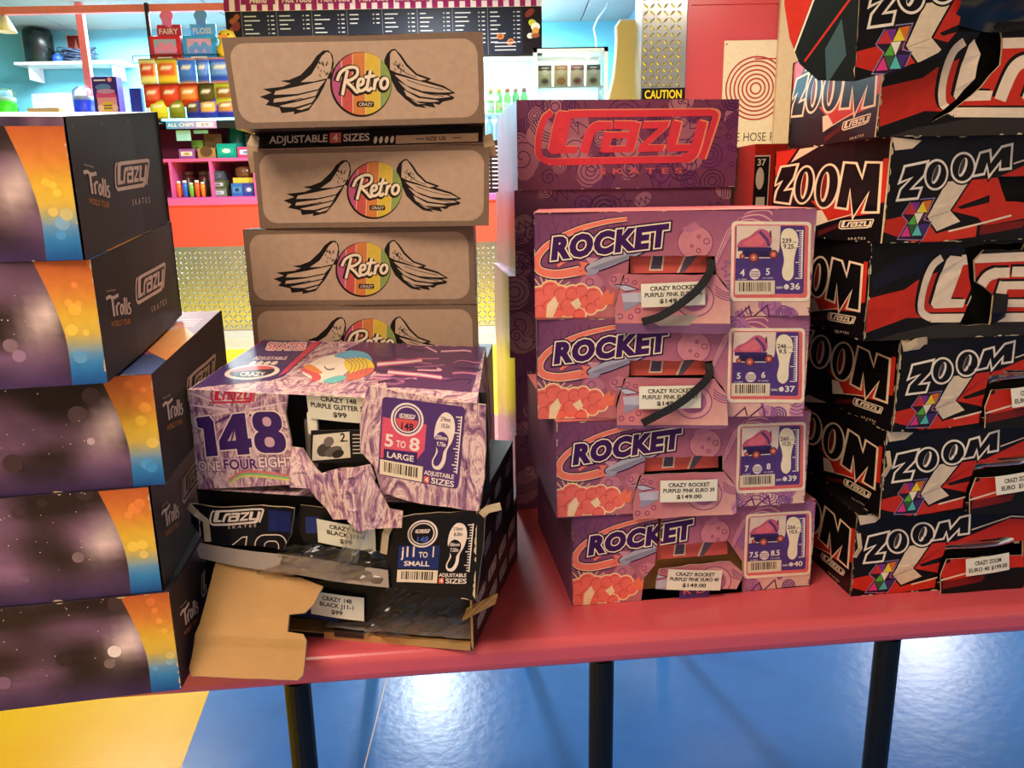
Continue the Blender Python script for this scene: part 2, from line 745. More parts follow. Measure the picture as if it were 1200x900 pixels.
# ------------------------------------------------------------------ materials
M = {}
M['ink'] = print_mat('printed_board', 0.42)
M['ink_gloss'] = print_mat('glossy_printed_board', 0.28, bump=0.12, spec=0.3)
M['ink_flat'] = print_mat('matt_print', 0.7, bump=0.1)
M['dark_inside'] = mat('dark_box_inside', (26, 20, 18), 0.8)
M['kraft'] = mat('brown_kraft_board', (186, 140, 84), 0.75, var=0.14, scale=14, bump=0.4, bscale=160)
M['torn'] = mat('torn_board_edge', (196, 172, 138), 0.9, var=0.3, scale=90)
M['tan'] = mat('tan_carton', (172, 146, 124), 0.55, var=0.07, scale=18)
M['black_card'] = mat('black_coated_board', (34, 30, 31), 0.36, var=0.2, scale=12, bump=0.2, bscale=30)
M['side_gloss'] = mat('satin_dark_board', (50, 40, 42), 0.5, var=0.25, scale=9, bump=0.25, bscale=14, spec=0.22)
M['purple_card'] = mat('purple_printed_board', (122, 72, 112), 0.45, var=0.3, scale=40, bump=0.3, bscale=60)
M['purple_gloss'] = mat('sheen_paled_purple_board', (170, 140, 170), 0.3, var=0.3, scale=22, bump=0.15, bscale=30)  # base colour paled to stand in for reflections on the box sides
M['pink_card'] = mat('pink_printed_board', (212, 120, 118), 0.4, var=0.22, scale=22, bump=0.2, bscale=40)
M['red_card'] = mat('red_printed_board', (150, 34, 22), 0.42, var=0.15, scale=20)
M['zoom_card'] = mat('black_zoom_board', (20, 16, 18), 0.36, var=0.3, scale=14, bump=0.25, bscale=24, spec=0.2)
M['plastic_black'] = mat('black_plastic_bag', (22, 22, 20), 0.25, bump=0.6, bscale=40)
M['strap'] = mat('black_webbing', (16, 15, 16), 0.55, bump=0.8, bscale=500)
M['paper'] = mat('white_label_paper', (232, 224, 204), 0.65, var=0.05)
M['grey_card'] = mat('grey_board_inside', (168, 150, 138), 0.8, var=0.1)
M['table_red'] = mat('red_laminate', (214, 86, 94), 0.28, var=0.06, scale=4, bump=0.06, bscale=200)
M['leg_black'] = mat('black_powder_coat', (9, 8, 8), 0.45, spec=0.25)
M['white_board'] = mat('white_board', (225, 225, 222), 0.5, var=0.05)


def glitter():
    m, nt, b = new_mat('purple_glitter_board')
    tc = N(nt, 'ShaderNodeTexCoord')
    mp = N(nt, 'ShaderNodeMapping')
    mp.inputs['Scale'].default_value = (34, 20, 14)
    nt.links.new(tc.outputs['Object'], mp.inputs[0])
    n1 = N(nt, 'ShaderNodeTexNoise')
    n1.inputs['Scale'].default_value = 1.0; n1.inputs['Detail'].default_value = 7
    n1.inputs['Roughness'].default_value = 0.72; n1.inputs['Distortion'].default_value = 3.4
    nt.links.new(mp.outputs[0], n1.inputs['Vector'])
    r = ramp(nt, [(0.32, (58, 34, 62)), (0.42, (128, 84, 122)), (0.50, (190, 142, 156)), (0.57, (236, 206, 196)), (0.64, (168, 118, 140)), (0.8, (104, 66, 108))])
    nt.links.new(n1.outputs['Fac'], r.inputs[0])
    nt.links.new(r.outputs[0], b.inputs['Base Color'])
    b.inputs['Roughness'].default_value = 0.34
    bp = N(nt, 'ShaderNodeBump'); bp.inputs['Strength'].default_value = 0.3; bp.inputs['Distance'].default_value = 0.002
    nt.links.new(n1.outputs['Fac'], bp.inputs['Height']); nt.links.new(bp.outputs[0], b.inputs['Normal'])
    return m


def night():
    m, nt, b = new_mat('printed_night_sky')
    tc = N(nt, 'ShaderNodeTexCoord')
    n1 = N(nt, 'ShaderNodeTexNoise')
    n1.inputs['Scale'].default_value = 9; n1.inputs['Detail'].default_value = 3; n1.inputs['Distortion'].default_value = 0.8
    nt.links.new(tc.outputs['Object'], n1.inputs['Vector'])
    r = ramp(nt, [(0.30, (52, 34, 62)), (0.45, (92, 64, 92)), (0.58, (128, 92, 108)), (0.72, (104, 70, 66))])
    nt.links.new(n1.outputs['Fac'], r.inputs[0])
    v = N(nt, 'ShaderNodeTexVoronoi'); v.inputs['Scale'].default_value = 130
    nt.links.new(tc.outputs['Object'], v.inputs['Vector'])
    lt = N(nt, 'ShaderNodeMath', operation='LESS_THAN'); lt.inputs[1].default_value = 0.10
    nt.links.new(v.outputs['Distance'], lt.inputs[0])
    mx = N(nt, 'ShaderNodeMix', data_type='RGBA')
    mx.inputs['B'].default_value = (*lin((225, 205, 205)), 1)
    mu = N(nt, 'ShaderNodeMath', operation='MULTIPLY'); mu.inputs[1].default_value = 0.6
    nt.links.new(lt.outputs[0], mu.inputs[0]); nt.links.new(mu.outputs[0], mx.inputs['Factor'])
    nt.links.new(r.outputs[0], mx.inputs['A'])
    nt.links.new(mx.outputs['Result'], b.inputs['Base Color'])
    b.inputs['Roughness'].default_value = 0.38
    return m


def clear_plastic(name, tint, amount=0.72, rough=0.12, bump=0.8):
    m, nt, b = new_mat(name)
    nt.nodes.remove(b)
    out = nt.nodes['Material Output']
    tr = N(nt, 'ShaderNodeBsdfTransparent'); tr.inputs[0].default_value = (*tint, 1)
    gl = N(nt, 'ShaderNodeBsdfGlossy'); gl.inputs['Roughness'].default_value = rough
    df = N(nt, 'ShaderNodeBsdfTranslucent'); df.inputs[0].default_value = (*tint, 1)
    m1 = N(nt, 'ShaderNodeMixShader'); m1.inputs[0].default_value = amount
    m2 = N(nt, 'ShaderNodeMixShader')
    fr = N(nt, 'ShaderNodeFresnel'); fr.inputs[0].default_value = 1.45
    nt.links.new(df.outputs[0], m1.inputs[1]); nt.links.new(tr.outputs[0], m1.inputs[2])
    nt.links.new(fr.outputs[0], m2.inputs[0]); nt.links.new(m1.outputs[0], m2.inputs[1]); nt.links.new(gl.outputs[0], m2.inputs[2])
    nt.links.new(m2.outputs[0], out.inputs[0])
    if bump:
        tc = N(nt, 'ShaderNodeTexCoord')
        nz = N(nt, 'ShaderNodeTexNoise'); nz.inputs['Scale'].default_value = 26; nz.inputs['Detail'].default_value = 1; nz.inputs['Distortion'].default_value = 1.0
        nt.links.new(tc.outputs['Object'], nz.inputs['Vector'])
        bp = N(nt, 'ShaderNodeBump'); bp.inputs['Strength'].default_value = bump; bp.inputs['Distance'].default_value = 0.01
        nt.links.new(nz.outputs['Fac'], bp.inputs['Height'])
        for s in (gl, fr):
            nt.links.new(bp.outputs[0], s.inputs['Normal'])
    return m


M['glitter'] = glitter()
M['night'] = night()
M['bag'] = clear_plastic('clear_crinkled_plastic', (0.9, 0.88, 0.85), 0.62, 0.1, 0.25)
M['tank'] = clear_plastic('clear_tank_plastic', (0.9, 0.95, 1.0), 0.85, bump=0)
M['glass'] = clear_plastic('clear_glass', (0.93, 0.98, 0.98), 0.96, 0.02, bump=0)

CREAM = (238, 212, 176)
WHITE = (240, 226, 208)


# ------------------------------------------------------------------ print designs
def scuffs(a, W, H, seed, n=26, col=(205, 180, 150), size=1.0):
    """worn-through board along the edges of a face"""
    r = random.Random(seed)
    keep = a.map
    a.map = lambda p: p
    a.to('wear')
    for k in range(n):
        e = r.choice('tblr')
        l = r.uniform(.002, .012) * size; t = r.uniform(.0004, .0016) * size
        if e in 'tb':
            x = r.uniform(0, W); y = 0 if e == 'b' else H; s = 1 if e == 'b' else -1
            a.poly([(x, y), (x + l, y), (x + l * .7, y + s * t), (x + l * .3, y + s * t * 1.3)], col)
        else:
            y = r.uniform(0, H); x = 0 if e == 'l' else W; s = 1 if e == 'l' else -1
            a.poly([(x, y), (x, y + l), (x + s * t, y + l * .7), (x + s * t * 1.3, y + l * .3)], col)
    a.map = keep
    return a


def crazy_logo(a, fx, fy, s, col, frame=True):
    """the rounded framed Crazy lettering, drawn in a 1200 x 511 field; fx, fy place its corner, s scales it"""
    keep = a.map
    a.map = lambda p: keep((fx + p[0] * s, fy + p[1] * s))
    a.stroke(smooth_path([(205, 95), (166, 130), (140, 210), (134, 295), (150, 330), (190, 350)], 4), 32, col)
    a.stroke([(188, 350), (885, 340)], 36, col)
    a.stroke(smooth_path([(882, 341), (925, 322), (948, 280), (985, 142)], 5), 50, col)
    a.stroke(smooth_path([(980, 340), (1020, 225), (1052, 125), (1050, 103), (1030, 97)], 5), 32, col)
    a.stroke([(1032, 97), (290, 104)], 36, col)
    a.poly([(300, 88), (440, 90), (330, 124), (290, 130)], col)
    a.poly([(240, 88), (310, 96), (270, 268), (335, 270), (328, 304), (200, 308), (184, 290), (205, 180), (226, 105)], col)
    a.stroke(smooth_path([(365, 303), (395, 210), (420, 175), (455, 163)], 4), 46, col)
    a.stroke([(450, 163), (510, 163)], 40, col)
    a.stroke([(520, 160), (635, 162)], 40, col)
    a.poly([(545, 148), (660, 148), (640, 230), (622, 300), (575, 302), (600, 180), (545, 178)], col)
    a.stroke([(600, 214), (485, 214)], 32, col)
    a.stroke([(492, 200), (468, 300)], 44, col)
    a.stroke([(455, 286), (600, 286)], 32, col)
    a.poly([(672, 144), (812, 142), (800, 175), (700, 265), (785, 265), (776, 298), (640, 302), (652, 268), (752, 178), (664, 180)], col)
    a.stroke([(850, 142), (818, 270)], 50, col)
    a.stroke([(800, 282), (935, 280)], 36, col)
    a.map = keep
    return a


def doodles(a, seed, box, n, col, w, fills=()):
    r = random.Random(seed)
    x0, y0, x1, y1 = box
    S = (x1 - x0) ** .5 * (y1 - y0) ** .5
    for k in range(n):
        cx, cy = r.uniform(x0, x1), r.uniform(y0, y1)
        t = r.random()
        R = S * r.uniform(.05, .13)
        if fills and r.random() < .6:
            f = r.choice(fills)
            a.poly(ell(cx, cy, R * 1.15, R * r.uniform(.7, 1.15), 12, r.uniform(0, 90)), f)
            a.up()
        if t < .3:
            for q in (1, .68, .36):
                a.stroke(ell(cx, cy, R * q, R * q * .92, 14), w, col, closed=True)
        elif t < .5:
            sp = [(cx + R * (1 - i / 22) * math.cos(i * .55), cy + R * (1 - i / 22) * math.sin(i * .55)) for i in range(22)]
            a.stroke(sp, w, col)
        elif t < .64:
            m = 7
            a.stroke([(cx + (R if i % 2 else R * .5) * math.cos(i * math.pi / m), cy + (R if i % 2 else R * .5) * math.sin(i * math.pi / m)) for i in range(2 * m)], w, col, closed=True)
        elif t < .8:
            an = r.uniform(0, 6.28)
            for q in range(4):
                ox, oy = math.cos(an + 1.57) * q * w * 3, math.sin(an + 1.57) * q * w * 3
                a.stroke(smooth_path([(cx + ox - R * math.cos(an), cy + oy - R * math.sin(an)), (cx + ox + R * .3 * math.sin(an), cy + oy - R * .3 * math.cos(an)),
                                      (cx + ox + R * math.cos(an), cy + oy + R * math.sin(an))], 4), w, col)
        elif t < .9:
            a.stroke([(cx - R, cy), (cx - R * .4, cy - R * .6), (cx - R * .3, cy + .2 * R), (cx + R * .4, cy - R * .5), (cx + R * .3, cy + R * .3), (cx + R, cy - R * .1)], w, col)
        else:
            for q in range(5):
                an = r.uniform(0, 6.28); d = R * r.uniform(.2, .9)
                a.stroke(ell(cx + d * math.cos(an), cy + d * math.sin(an), R * .14, n=8), w * .8, col, closed=True)
        a.up()


def size_sticker(a, mp, n):
    """the size panel of the pink boxes: skate picture, sole with ruler, sizes and barcode (drawn in the 771 x 900 crop)"""
    us1, us2, mm, inch, eu = n
    keep = a.map
    a.map = mp
    a.to('size_label')
    a.poly(rrect(100, 118, 712, 728, 34), (242, 218, 190)); a.up()
    a.poly(rrect(122, 142, 692, 702, 26), (222, 104, 104)); a.up()
    a.poly(rrect(133, 150, 664, 672, 22), (84, 58, 122)); a.up()
    a.poly([(140, 152), (476, 150), (470, 330), (440, 425), (137, 440)], (228, 202, 184)); a.up()
    a.poly([(137, 400), (455, 400), (450, 470), (137, 470)], (78, 56, 116)); a.up()
    a.poly(smooth_path([(145, 300), (175, 262), (235, 235), (290, 190), (340, 176), (385, 200), (408, 230), (405, 300), (340, 318), (160, 318)], 4, True), (196, 92, 118)); a.up()
    a.poly(smooth_path([(190, 285), (260, 240), (310, 215), (350, 260), (330, 300), (230, 310)], 4, True), (220, 110, 122)); a.up()
    a.stroke([(315, 195), (375, 260), (392, 312)], 22, (92, 62, 120))
    a.stroke([(398, 190), (402, 240)], 12, (60, 40, 70))
    a.rect(150, 316, 410, 345, (58, 42, 92)); a.rect(185, 345, 400, 392, (48, 36, 78)); a.up()
    for cx, cy, R in ((272, 395, 40), (425, 370, 36), (185, 385, 22)):
        a.poly(ell(cx, cy, R, n=14), (96, 52, 62)); a.up(); a.poly(ell(cx, cy, R * .68, n=12), (206, 92, 84)); a.up(); a.poly(ell(cx, cy, R * .25, n=8), (230, 180, 120))
    a.up()
    a.poly(smooth_path([(480, 290), (482, 215), (512, 175), (560, 172), (600, 205), (616, 275), (596, 350), (584, 430), (582, 530), (548, 572), (508, 555), (494, 500), (508, 420), (496, 350)], 3, True), (240, 222, 190)); a.up()
    a.rect(640, 182, 652, 556, (235, 220, 205))
    for i in range(22):
        y = 184 + i * 17.4
        a.rect(596 if i % 7 == 0 else 622, y, 646, y + 7, (235, 220, 205))
    dk = (70, 50, 70)
    a.text(mm, 488, 282, 34, dk, 1); a.text('mm', 488 + 26 * len(mm) + 6, 282, 16, dk)
    a.text(inch, 500, 326, 34, dk, 1, fit=82 if len(inch) > 3 else 66); a.text('in', 586, 326, 16, dk)
    a.text(us1, 188, 534, 48, WHITE, 1, 'c', fit=None if len(us1) < 2 else 84)
    a.text(us2, 384, 526, 48, WHITE, 1, 'c', fit=None if len(us2) < 2 else 84)
    a.text('US MENS', 188, 566, 11, WHITE, 0, 'c', fit=70); a.text('US LADIES', 384, 556, 11, WHITE, 0, 'c', fit=84)
    a.poly(ell(284, 520, 42, n=18), (226, 208, 196)); a.up()
    for i in range(3):
        a.rect(250, 500 + i * 17, 318, 507 + i * 17, (140, 110, 130))
    a.text('EURO', 452, 632, 16, WHITE, 1, fit=50)
    a.poly(ell(530, 618, 20, n=14), (232, 216, 210))
    a.text(eu, 556, 638, 46, WHITE, 1, fit=80)
    a.barcode(133, 570, 440, 676, seed=int(float(eu)), bg=(226, 204, 176))
    a.map = keep


RW, RD, RH = 0.36, 0.30, 0.1375
RM = hom([(622, 250), (957, 242), (950, 370), (627, 374)], RW, RH)


def rocket_front(nums, seed):
    a = Art(crop(620, 230, 5, RM))
    pur = (96, 48, 92)
    X0, X1 = 0, 1700
    a.poly([(X0, 60), (600, 60), (600, 740), (X0, 740)], [(108, 60, 96), (146, 78, 108), (212, 126, 128), (142, 80, 110)])
    a.poly([(600, 60), (X1, 40), (X1, 740), (600, 740)], [(146, 78, 108), (152, 90, 128), (238, 202, 178), (212, 126, 128)])
    a.up()
    # cracks, planet, hoops, circles
    r = random.Random(seed)
    for k in range(13):
        x, y = 40 + k * 40, r.uniform(110, 180)
        pt = [(x, y)]
        for q in range(6):
            x += r.uniform(-24, 24); y += r.uniform(18, 40)
            pt.append((x, y))
        a.stroke(pt, 6, (104, 58, 100))
    a.up()
    a.poly(ell(965, 270, 104, 100, 26), (206, 128, 138)); a.up()
    a.stroke(ell(965, 270, 104, 100, 26), 8, (150, 78, 112), closed=True)
    for cx, cy, R in ((1032, 262, 17), (985, 235, 9), (945, 290, 8), (985, 318, 12)):
        a.stroke(ell(cx, cy, R, n=12), 6, (140, 70, 100), closed=True)
    a.poly([(880, 190), (960, 145), (1000, 185), (930, 215)], (188, 112, 136))
    a.up()
    for k in range(6):
        a.stroke(smooth_path([(1080 + k * 3, 430 - k * 5), (1110 + k * 12, 310 - k * 14), (1180 + k * 16, 170 - k * 16), (1300 + k * 20, 130 - k * 14), (1420, 180 - k * 20)], 5), 9, (158, 84, 126) if k % 2 else (224, 160, 158))
    a.poly(ell(360, 520, 70, 60, 16), (192, 118, 136)); a.poly(ell(520, 500, 60, 46, 14), (200, 124, 138)); a.up()
    for cx, cy, R in ((350, 508, 22), (490, 490, 16), (560, 495, 14), (610, 505, 12), (430, 545, 12), (530, 700, 14), (590, 702, 13), (630, 668, 14)):
        a.stroke(ell(cx, cy, R, n=12), 7, (150, 72, 104), closed=True)
    a.poly(ell(960, 600, 112, 100, 24), (216, 150, 152)); a.up()
    a.poly(ell(960, 600, 80, 70, 22), (170, 100, 138)); a.up()
    a.stroke(ell(960, 600, 112, 100, 26), 7, (140, 74, 116), closed=True)
    for k in range(4):
        a.stroke(smooth_path([(1080, 520 + k * 18), (1140, 560 + k * 14), (1240, 580 + k * 10)], 4), 7, (146, 80, 122))
    doodles(a, seed + 3, (1180, 120, 1690, 720), 16, (146, 88, 140), 8, ((196, 134, 158), (176, 112, 150)))
    a.stroke([(1195, 735), (1290, 650), (1310, 715), (1400, 640), (1420, 735)], 9, pur)
    for R in (44, 28, 12):
        a.stroke(ell(1500, 690, R, n=18), 11, (128, 80, 138), closed=True)
    for (x, y) in ((1640, 470), (1655, 560), (1640, 655)):
        a.stroke([(x, y), (x + 30, y + 18)], 7, pur); a.stroke([(x + 26, y - 8), (x + 4, y + 28)], 7, pur)
    a.up()
    # clouds of the blast
    a.to('printed_cloud')
    for k in range(9):
        an = math.radians(198 + k * 16)
        a.stroke([(110, 590), (110 + 150 * math.cos(an), 590 + 150 * math.sin(an))], 7, (236, 190, 150))
    a.up()
    cl = [(60, 600, 62), (120, 560, 56), (180, 580, 50), (70, 690, 60), (250, 580, 52), (300, 560, 40), (230, 650, 62), (330, 620, 46), (370, 590, 52), (410, 630, 40), (360, 660, 36), (290, 700, 40), (170, 690, 34), (120, 650, 50)]
    for cx, cy, R in cl:
        a.poly(ell(cx, cy, R + 9, n=16), (250, 212, 160))
    a.up()
    for cx, cy, R in cl:
        a.poly(ell(cx, cy, R, n=16), (240, 112, 98))
    a.up()
    for cx, cy, R in cl:
        a.stroke(ell(cx, cy, R * .72, n=10, a0=140, a1=300), 5, (206, 76, 78))
    a.poly([(105, 640), (150, 590), (170, 640), (140, 720), (100, 718)], (246, 214, 170))
    a.poly([(240, 630), (285, 600), (305, 640), (275, 670)], (246, 214, 170))
    a.poly([(410, 600), (460, 545), (470, 585), (500, 555), (490, 640), (440, 640)], (244, 120, 90))
    # second rocket tail, on the torn flap
    a.poly([(490, 520), (560, 516), (640, 545), (560, 560)], (70, 40, 90)); a.poly([(500, 525), (560, 523), (625, 545), (555, 554)], (188, 182, 196))
    a.poly([(535, 570), (660, 560), (660, 620), (545, 618)], (188, 182, 196)); a.poly([(545, 618), (650, 622), (550, 672)], (150, 144, 166))
    a.up()
    # comet trail and rocket
    a.to('printed_rocket')
    tr = smooth_path([(560, 132), (430, 152), (270, 198), (120, 275), (48, 350), (36, 410), (70, 448), (160, 462), (290, 440)], 6)
    a.stroke(tr, 36, (58, 26, 66), w2=72); a.up()
    a.stroke(tr, 26, (250, 214, 172), w2=58); a.up()
    a.stroke(tr, 20, (240, 122, 102), w2=48); a.up()
    a.stroke(smooth_path([(160, 415), (200, 385), (245, 372)], 4), 18, (240, 122, 102))
    a.poly([(285, 385), (345, 395), (345, 462), (270, 470), (300, 440), (250, 430), (300, 415)], (240, 122, 102)); a.up()
    body = smooth_path([(330, 415), (420, 365), (560, 312), (640, 286), (725, 284), (650, 335), (560, 375), (430, 428), (345, 445)], 4, True)
    a.stroke(body, 16, (52, 24, 66), closed=True); a.up()
    a.poly(body, (178, 172, 184)); a.up()
    a.poly([(345, 425), (450, 385), (600, 335), (640, 330), (560, 372), (430, 425), (350, 444)], (140, 134, 150))
    a.poly([(620, 292), (725, 284), (655, 332)], (66, 38, 92)); a.up()
    a.poly([(306, 352), (330, 362), (400, 368), (350, 402)], (206, 150, 160)); a.poly([(335, 425), (375, 432), (410, 430), (385, 462), (330, 470)], (160, 152, 168))
    a.up()
    # lettering: a rising slanted word
    a.to('lettering')
    a.text('ROCKET', 118, 372, 116, (64, 26, 84), 1, sx=1.08, shear=0.2, rot=7.3, outlines=((24, (54, 24, 70)), (15, (250, 226, 188))), fit=690, sp=0.06, fat=7)
    a.up()
    scuffs(a, RW, RH, seed, 34, (214, 190, 150))
    size_sticker(a, crop(840, 240, 6.43, RM), nums)
    return a


def purple_doodle(W, H, seed, dens=46):
    a = Art()
    a.rect(0, 0, W, H, (122, 68, 98)); a.up()
    doodles(a, seed, (0, 0, W, H), dens, (78, 40, 82), 0.0016, ((166, 108, 128), (118, 64, 106), (178, 122, 134)))
    return a


CW, CD, CH = 0.3865, 0.30, 0.1458
CM = hom([(606, 117), (866, 116), (862, 220), (606, 221)], CW, CH)


def crazy_front(seed):
    a = purple_doodle(CW, CH, seed, 64)
    a.to('printed_logo')
    a.map = crop(600, 110, 4.444, CM)
    crazy_logo(a, -6, -8, 1.018, (240, 150, 112)); a.up()
    crazy_logo(a, 0, 0, 1.0, (222, 66, 80)); a.up()
    a.text('SKATES', 440, 414, 28, (206, 100, 104), 1, fit=470, sp=.35)
    scuffs(a, CW, CH, seed, 20)
    return a


TW, TD, TH = 0.36, 0.30, 0.1185
TM = hom([(258, 45), (565, 38), (570, 142), (271, 150)], TW, TH)


def retro_front(seed):
    a = Art(TM)
    a.poly([(200, 0), (700, 0), (700, 200), (200, 200)], (128, 104, 86)); a.up()
    a.map = lambda p: p
    m = 0.008
    a.poly(rrect(m, m, TW - m, TH - m, .021, 6), (184, 154, 130)); a.up()
    a.to('left_wing')
    a.map = crop(290, 40, 4.286, TM)
    blk = (30, 24, 22)
    tan = (194, 164, 140)
    black = [(432, 150), (425, 105), (405, 82), (378, 84), (345, 110), (318, 150), (262, 205), (205, 228), (158, 234), (210, 246), (170, 262), (66, 274), (112, 292), (50, 312), (98, 332), (78, 352), (150, 366), (160, 392), (225, 384), (222, 398), (300, 378), (352, 312), (380, 262), (398, 222), (420, 226), (420, 180)]
    a.poly(black, blk); a.up()
    for f in ([(396, 90), (414, 96), (424, 130), (416, 180), (396, 220), (330, 236), (262, 240), (318, 200), (350, 150), (370, 112)],
              [(132, 284), (240, 262), (330, 242), (388, 230), (350, 274), (240, 298), (124, 302)],
              [(124, 322), (240, 306), (352, 280), (336, 306), (240, 328), (120, 340)],
              [(150, 356), (250, 334), (338, 312), (318, 338), (232, 362), (170, 362)],
              [(236, 372), (318, 346), (300, 364), (262, 376)]):
        a.poly(f, tan)
    a.up()
    r = random.Random(4)
    for k in range(16):
        x = r.uniform(350, 408); y = r.uniform(130, 205)
        a.stroke([(x, y), (x - 4, y + 6), (x + 2, y + 13)], 3.5, blk)
    for p in ([(395, 86), (420, 100), (428, 140), (424, 190)], [(180, 262), (280, 250)], [(140, 305), (260, 298)], [(160, 340), (270, 318)]):
        a.stroke(smooth_path(p, 4), 4, blk)
    # right wing: line work, shaded along its lower edge
    a.to('right_wing')
    a.poly([(686, 130), (700, 98), (722, 78), (742, 74), (772, 104), (804, 150), (852, 196), (926, 222), (908, 232), (988, 256), (1048, 292), (1014, 300), (1044, 312), (1034, 324), (986, 334), (966, 350), (936, 342), (948, 364), (884, 352), (902, 366), (842, 356), (792, 320), (750, 280), (722, 226), (694, 190)], blk)
    for f in ([(716, 100), (726, 86), (742, 82), (764, 110), (796, 158), (846, 204), (904, 225), (870, 230), (800, 206), (750, 192), (716, 176)],
              [(736, 200), (800, 216), (890, 240), (985, 266), (1030, 288), (960, 289), (880, 282), (800, 254)],
              [(756, 232), (830, 274), (900, 296), (1008, 303), (1022, 311), (950, 318), (870, 308), (800, 278)],
              [(786, 276), (860, 316), (950, 326), (968, 332), (930, 336), (850, 332), (800, 304)],
              [(820, 322), (870, 342), (900, 344), (860, 346)]):
        a.poly(f, tan)
    for p in ([(800, 226), (890, 256), (990, 276)], [(810, 262), (890, 292), (990, 308)], [(742, 150), (790, 190), (850, 214)]):
        a.stroke(smooth_path(p, 4), 3.5, blk)
    for k in range(16):
        x = 1142 - r.uniform(352, 404); y = r.uniform(130, 200)
        a.stroke([(x, y), (x - 4, y + 6), (x + 2, y + 13)], 3.5, blk)
    # badge
    a.to('printed_badge')
    a.poly(ell(568, 249, 157, 160, 40), blk); a.up()
    cols = ((184, 86, 118), (196, 84, 76), (208, 124, 66), (216, 180, 66), (142, 156, 84))
    xs = (418, 470, 526, 590, 664, 728)
    circ = ell(572, 245, 151, 154, 44)
    for i, c in enumerate(cols):
        piece = [(xs[i], 60), (xs[i + 1], 60), (xs[i + 1], 420), (xs[i], 420)]
        q = clip([tuple(p) for p in circ], piece)
        a.poly(q, c)
    a.up()
    for x in xs[1:-1]:
        hh = math.sqrt(max(0, 1 - ((x - 572) / 151) ** 2)) * 152
        a.stroke([(x, 245 - hh), (x, 245 + hh)], 3, (232, 205, 170))
    a.up()
    let = [[(512, 180), (500, 235), (486, 302)], [(462, 232), (480, 190), (520, 166), (556, 170), (558, 202), (530, 226), (508, 234), (534, 262), (556, 286), (568, 276)],
           [(562, 256), (584, 246), (586, 224), (568, 226), (560, 256), (570, 280), (592, 274), (606, 258)], [(622, 180), (606, 262), (614, 278), (628, 264)], [(594, 214), (644, 206)],
           [(646, 222), (638, 278)], [(642, 246), (652, 226), (664, 222)]]
    oo = ell(686, 244, 17, 26, 16, 12)
    for w, c, dx in ((34, blk, -4), (24, (70, 56, 48), 0), (15, (238, 214, 184), 0)):
        for i, l in enumerate(let):
            l2 = [(570 + (x - 570) * 1.06 - 8 + dx, y - dx) for x, y in l]
            a.stroke(smooth_path(l2, 5), w, c)
        a.stroke([(570 + (x - 570) * 1.06 - 6 + dx, y - dx) for x, y in oo], w, c, closed=True)
        a.up()
    a.poly(rrect(546, 332, 634, 360, 8), (50, 38, 34)); a.up()
    a.text('CRAZY', 590, 354, 15, (216, 190, 160), 1, 'c', shear=.2)
    scuffs(a, TW, TH, seed, 30, (150, 120, 84))
    return a


# ---- red, black and white boxes
ZW, ZD, ZH = 0.36, 0.28, 0.127
ZEM = hom([(907, 165), (1036, 162), (1030, 285), (906, 270)], ZD, ZH)
ZFM = hom([(997, 604), (1200, 593), (1200, 685), (997, 699)], 0.272, ZH)
ZCM = hom([(1015, 287), (1200, 289), (1200, 392), (1012, 400)], 0.215, ZH)
ZRED = (196, 44, 30)
ZBLK = (17, 13, 15)
ZNAVY = (15, 15, 26)


def zoom_end(seed):
    a = Art(crop(900, 150, 6.43, ZEM))
    a.rect(0, 0, 1000, 1000, ZBLK); a.up()
    a.poly([(30, 80), (210, 90), (130, 215), (20, 330)], ZRED); a.poly([(225, 100), (375, 96), (160, 205)], (226, 190, 160))
    a.poly([(330, 520), (800, 560), (800, 640), (440, 680), (400, 600)], ZRED); a.poly([(820, 235), (850, 235), (840, 560), (806, 570)], ZRED)
    a.poly([(370, 600), (420, 600), (470, 690), (380, 720)], (222, 196, 170)); a.stroke([(380, 712), (640, 640)], 7, (226, 196, 168))
    a.poly([(400, 760), (560, 700), (540, 740), (400, 800)], (84, 22, 20))
    a.up()
    a.to('lettering')
    z = [(92, 240), (205, 232), (180, 330), (112, 432), (180, 424), (160, 528), (52, 506), (66, 430), (108, 340), (52, 372)]
    m = [(570, 250), (642, 262), (690, 388), (716, 262), (800, 272), (790, 628), (708, 624), (738, 470), (640, 655), (612, 440), (592, 592), (524, 578)]
    cr = (238, 206, 172)
    a.stroke(z, 34, cr, closed=True); a.stroke(m, 34, cr, closed=True)
    a.poly(ell(272, 392, 84, 156, 26, 6), cr); a.poly(ell(446, 416, 94, 178, 26, 6), cr); a.up()
    a.poly(z, ZBLK); a.poly(m, ZBLK)
    a.poly(ell(272, 392, 68, 140, 26, 6), ZBLK); a.poly(ell(446, 416, 78, 162, 26, 6), ZBLK); a.up()
    a.poly(ell(274, 396, 28, 108, 20, 5), cr); a.poly(ell(434, 420, 30, 118, 20, 5), cr); a.up()
    a.poly(ell(268, 390, 16, 92, 18, 5), (120, 30, 26)); a.poly(ell(428, 414, 18, 102, 18, 5), (120, 30, 26))
    a.to('printed_logo')
    crazy_logo(a, 514, 664, .243, (234, 206, 176))
    a.text('SKATES', 612, 834, 16, (200, 176, 150), 1, fit=118, sp=.3)
    scuffs(a, ZD, ZH, seed, 26, (200, 176, 140))
    return a


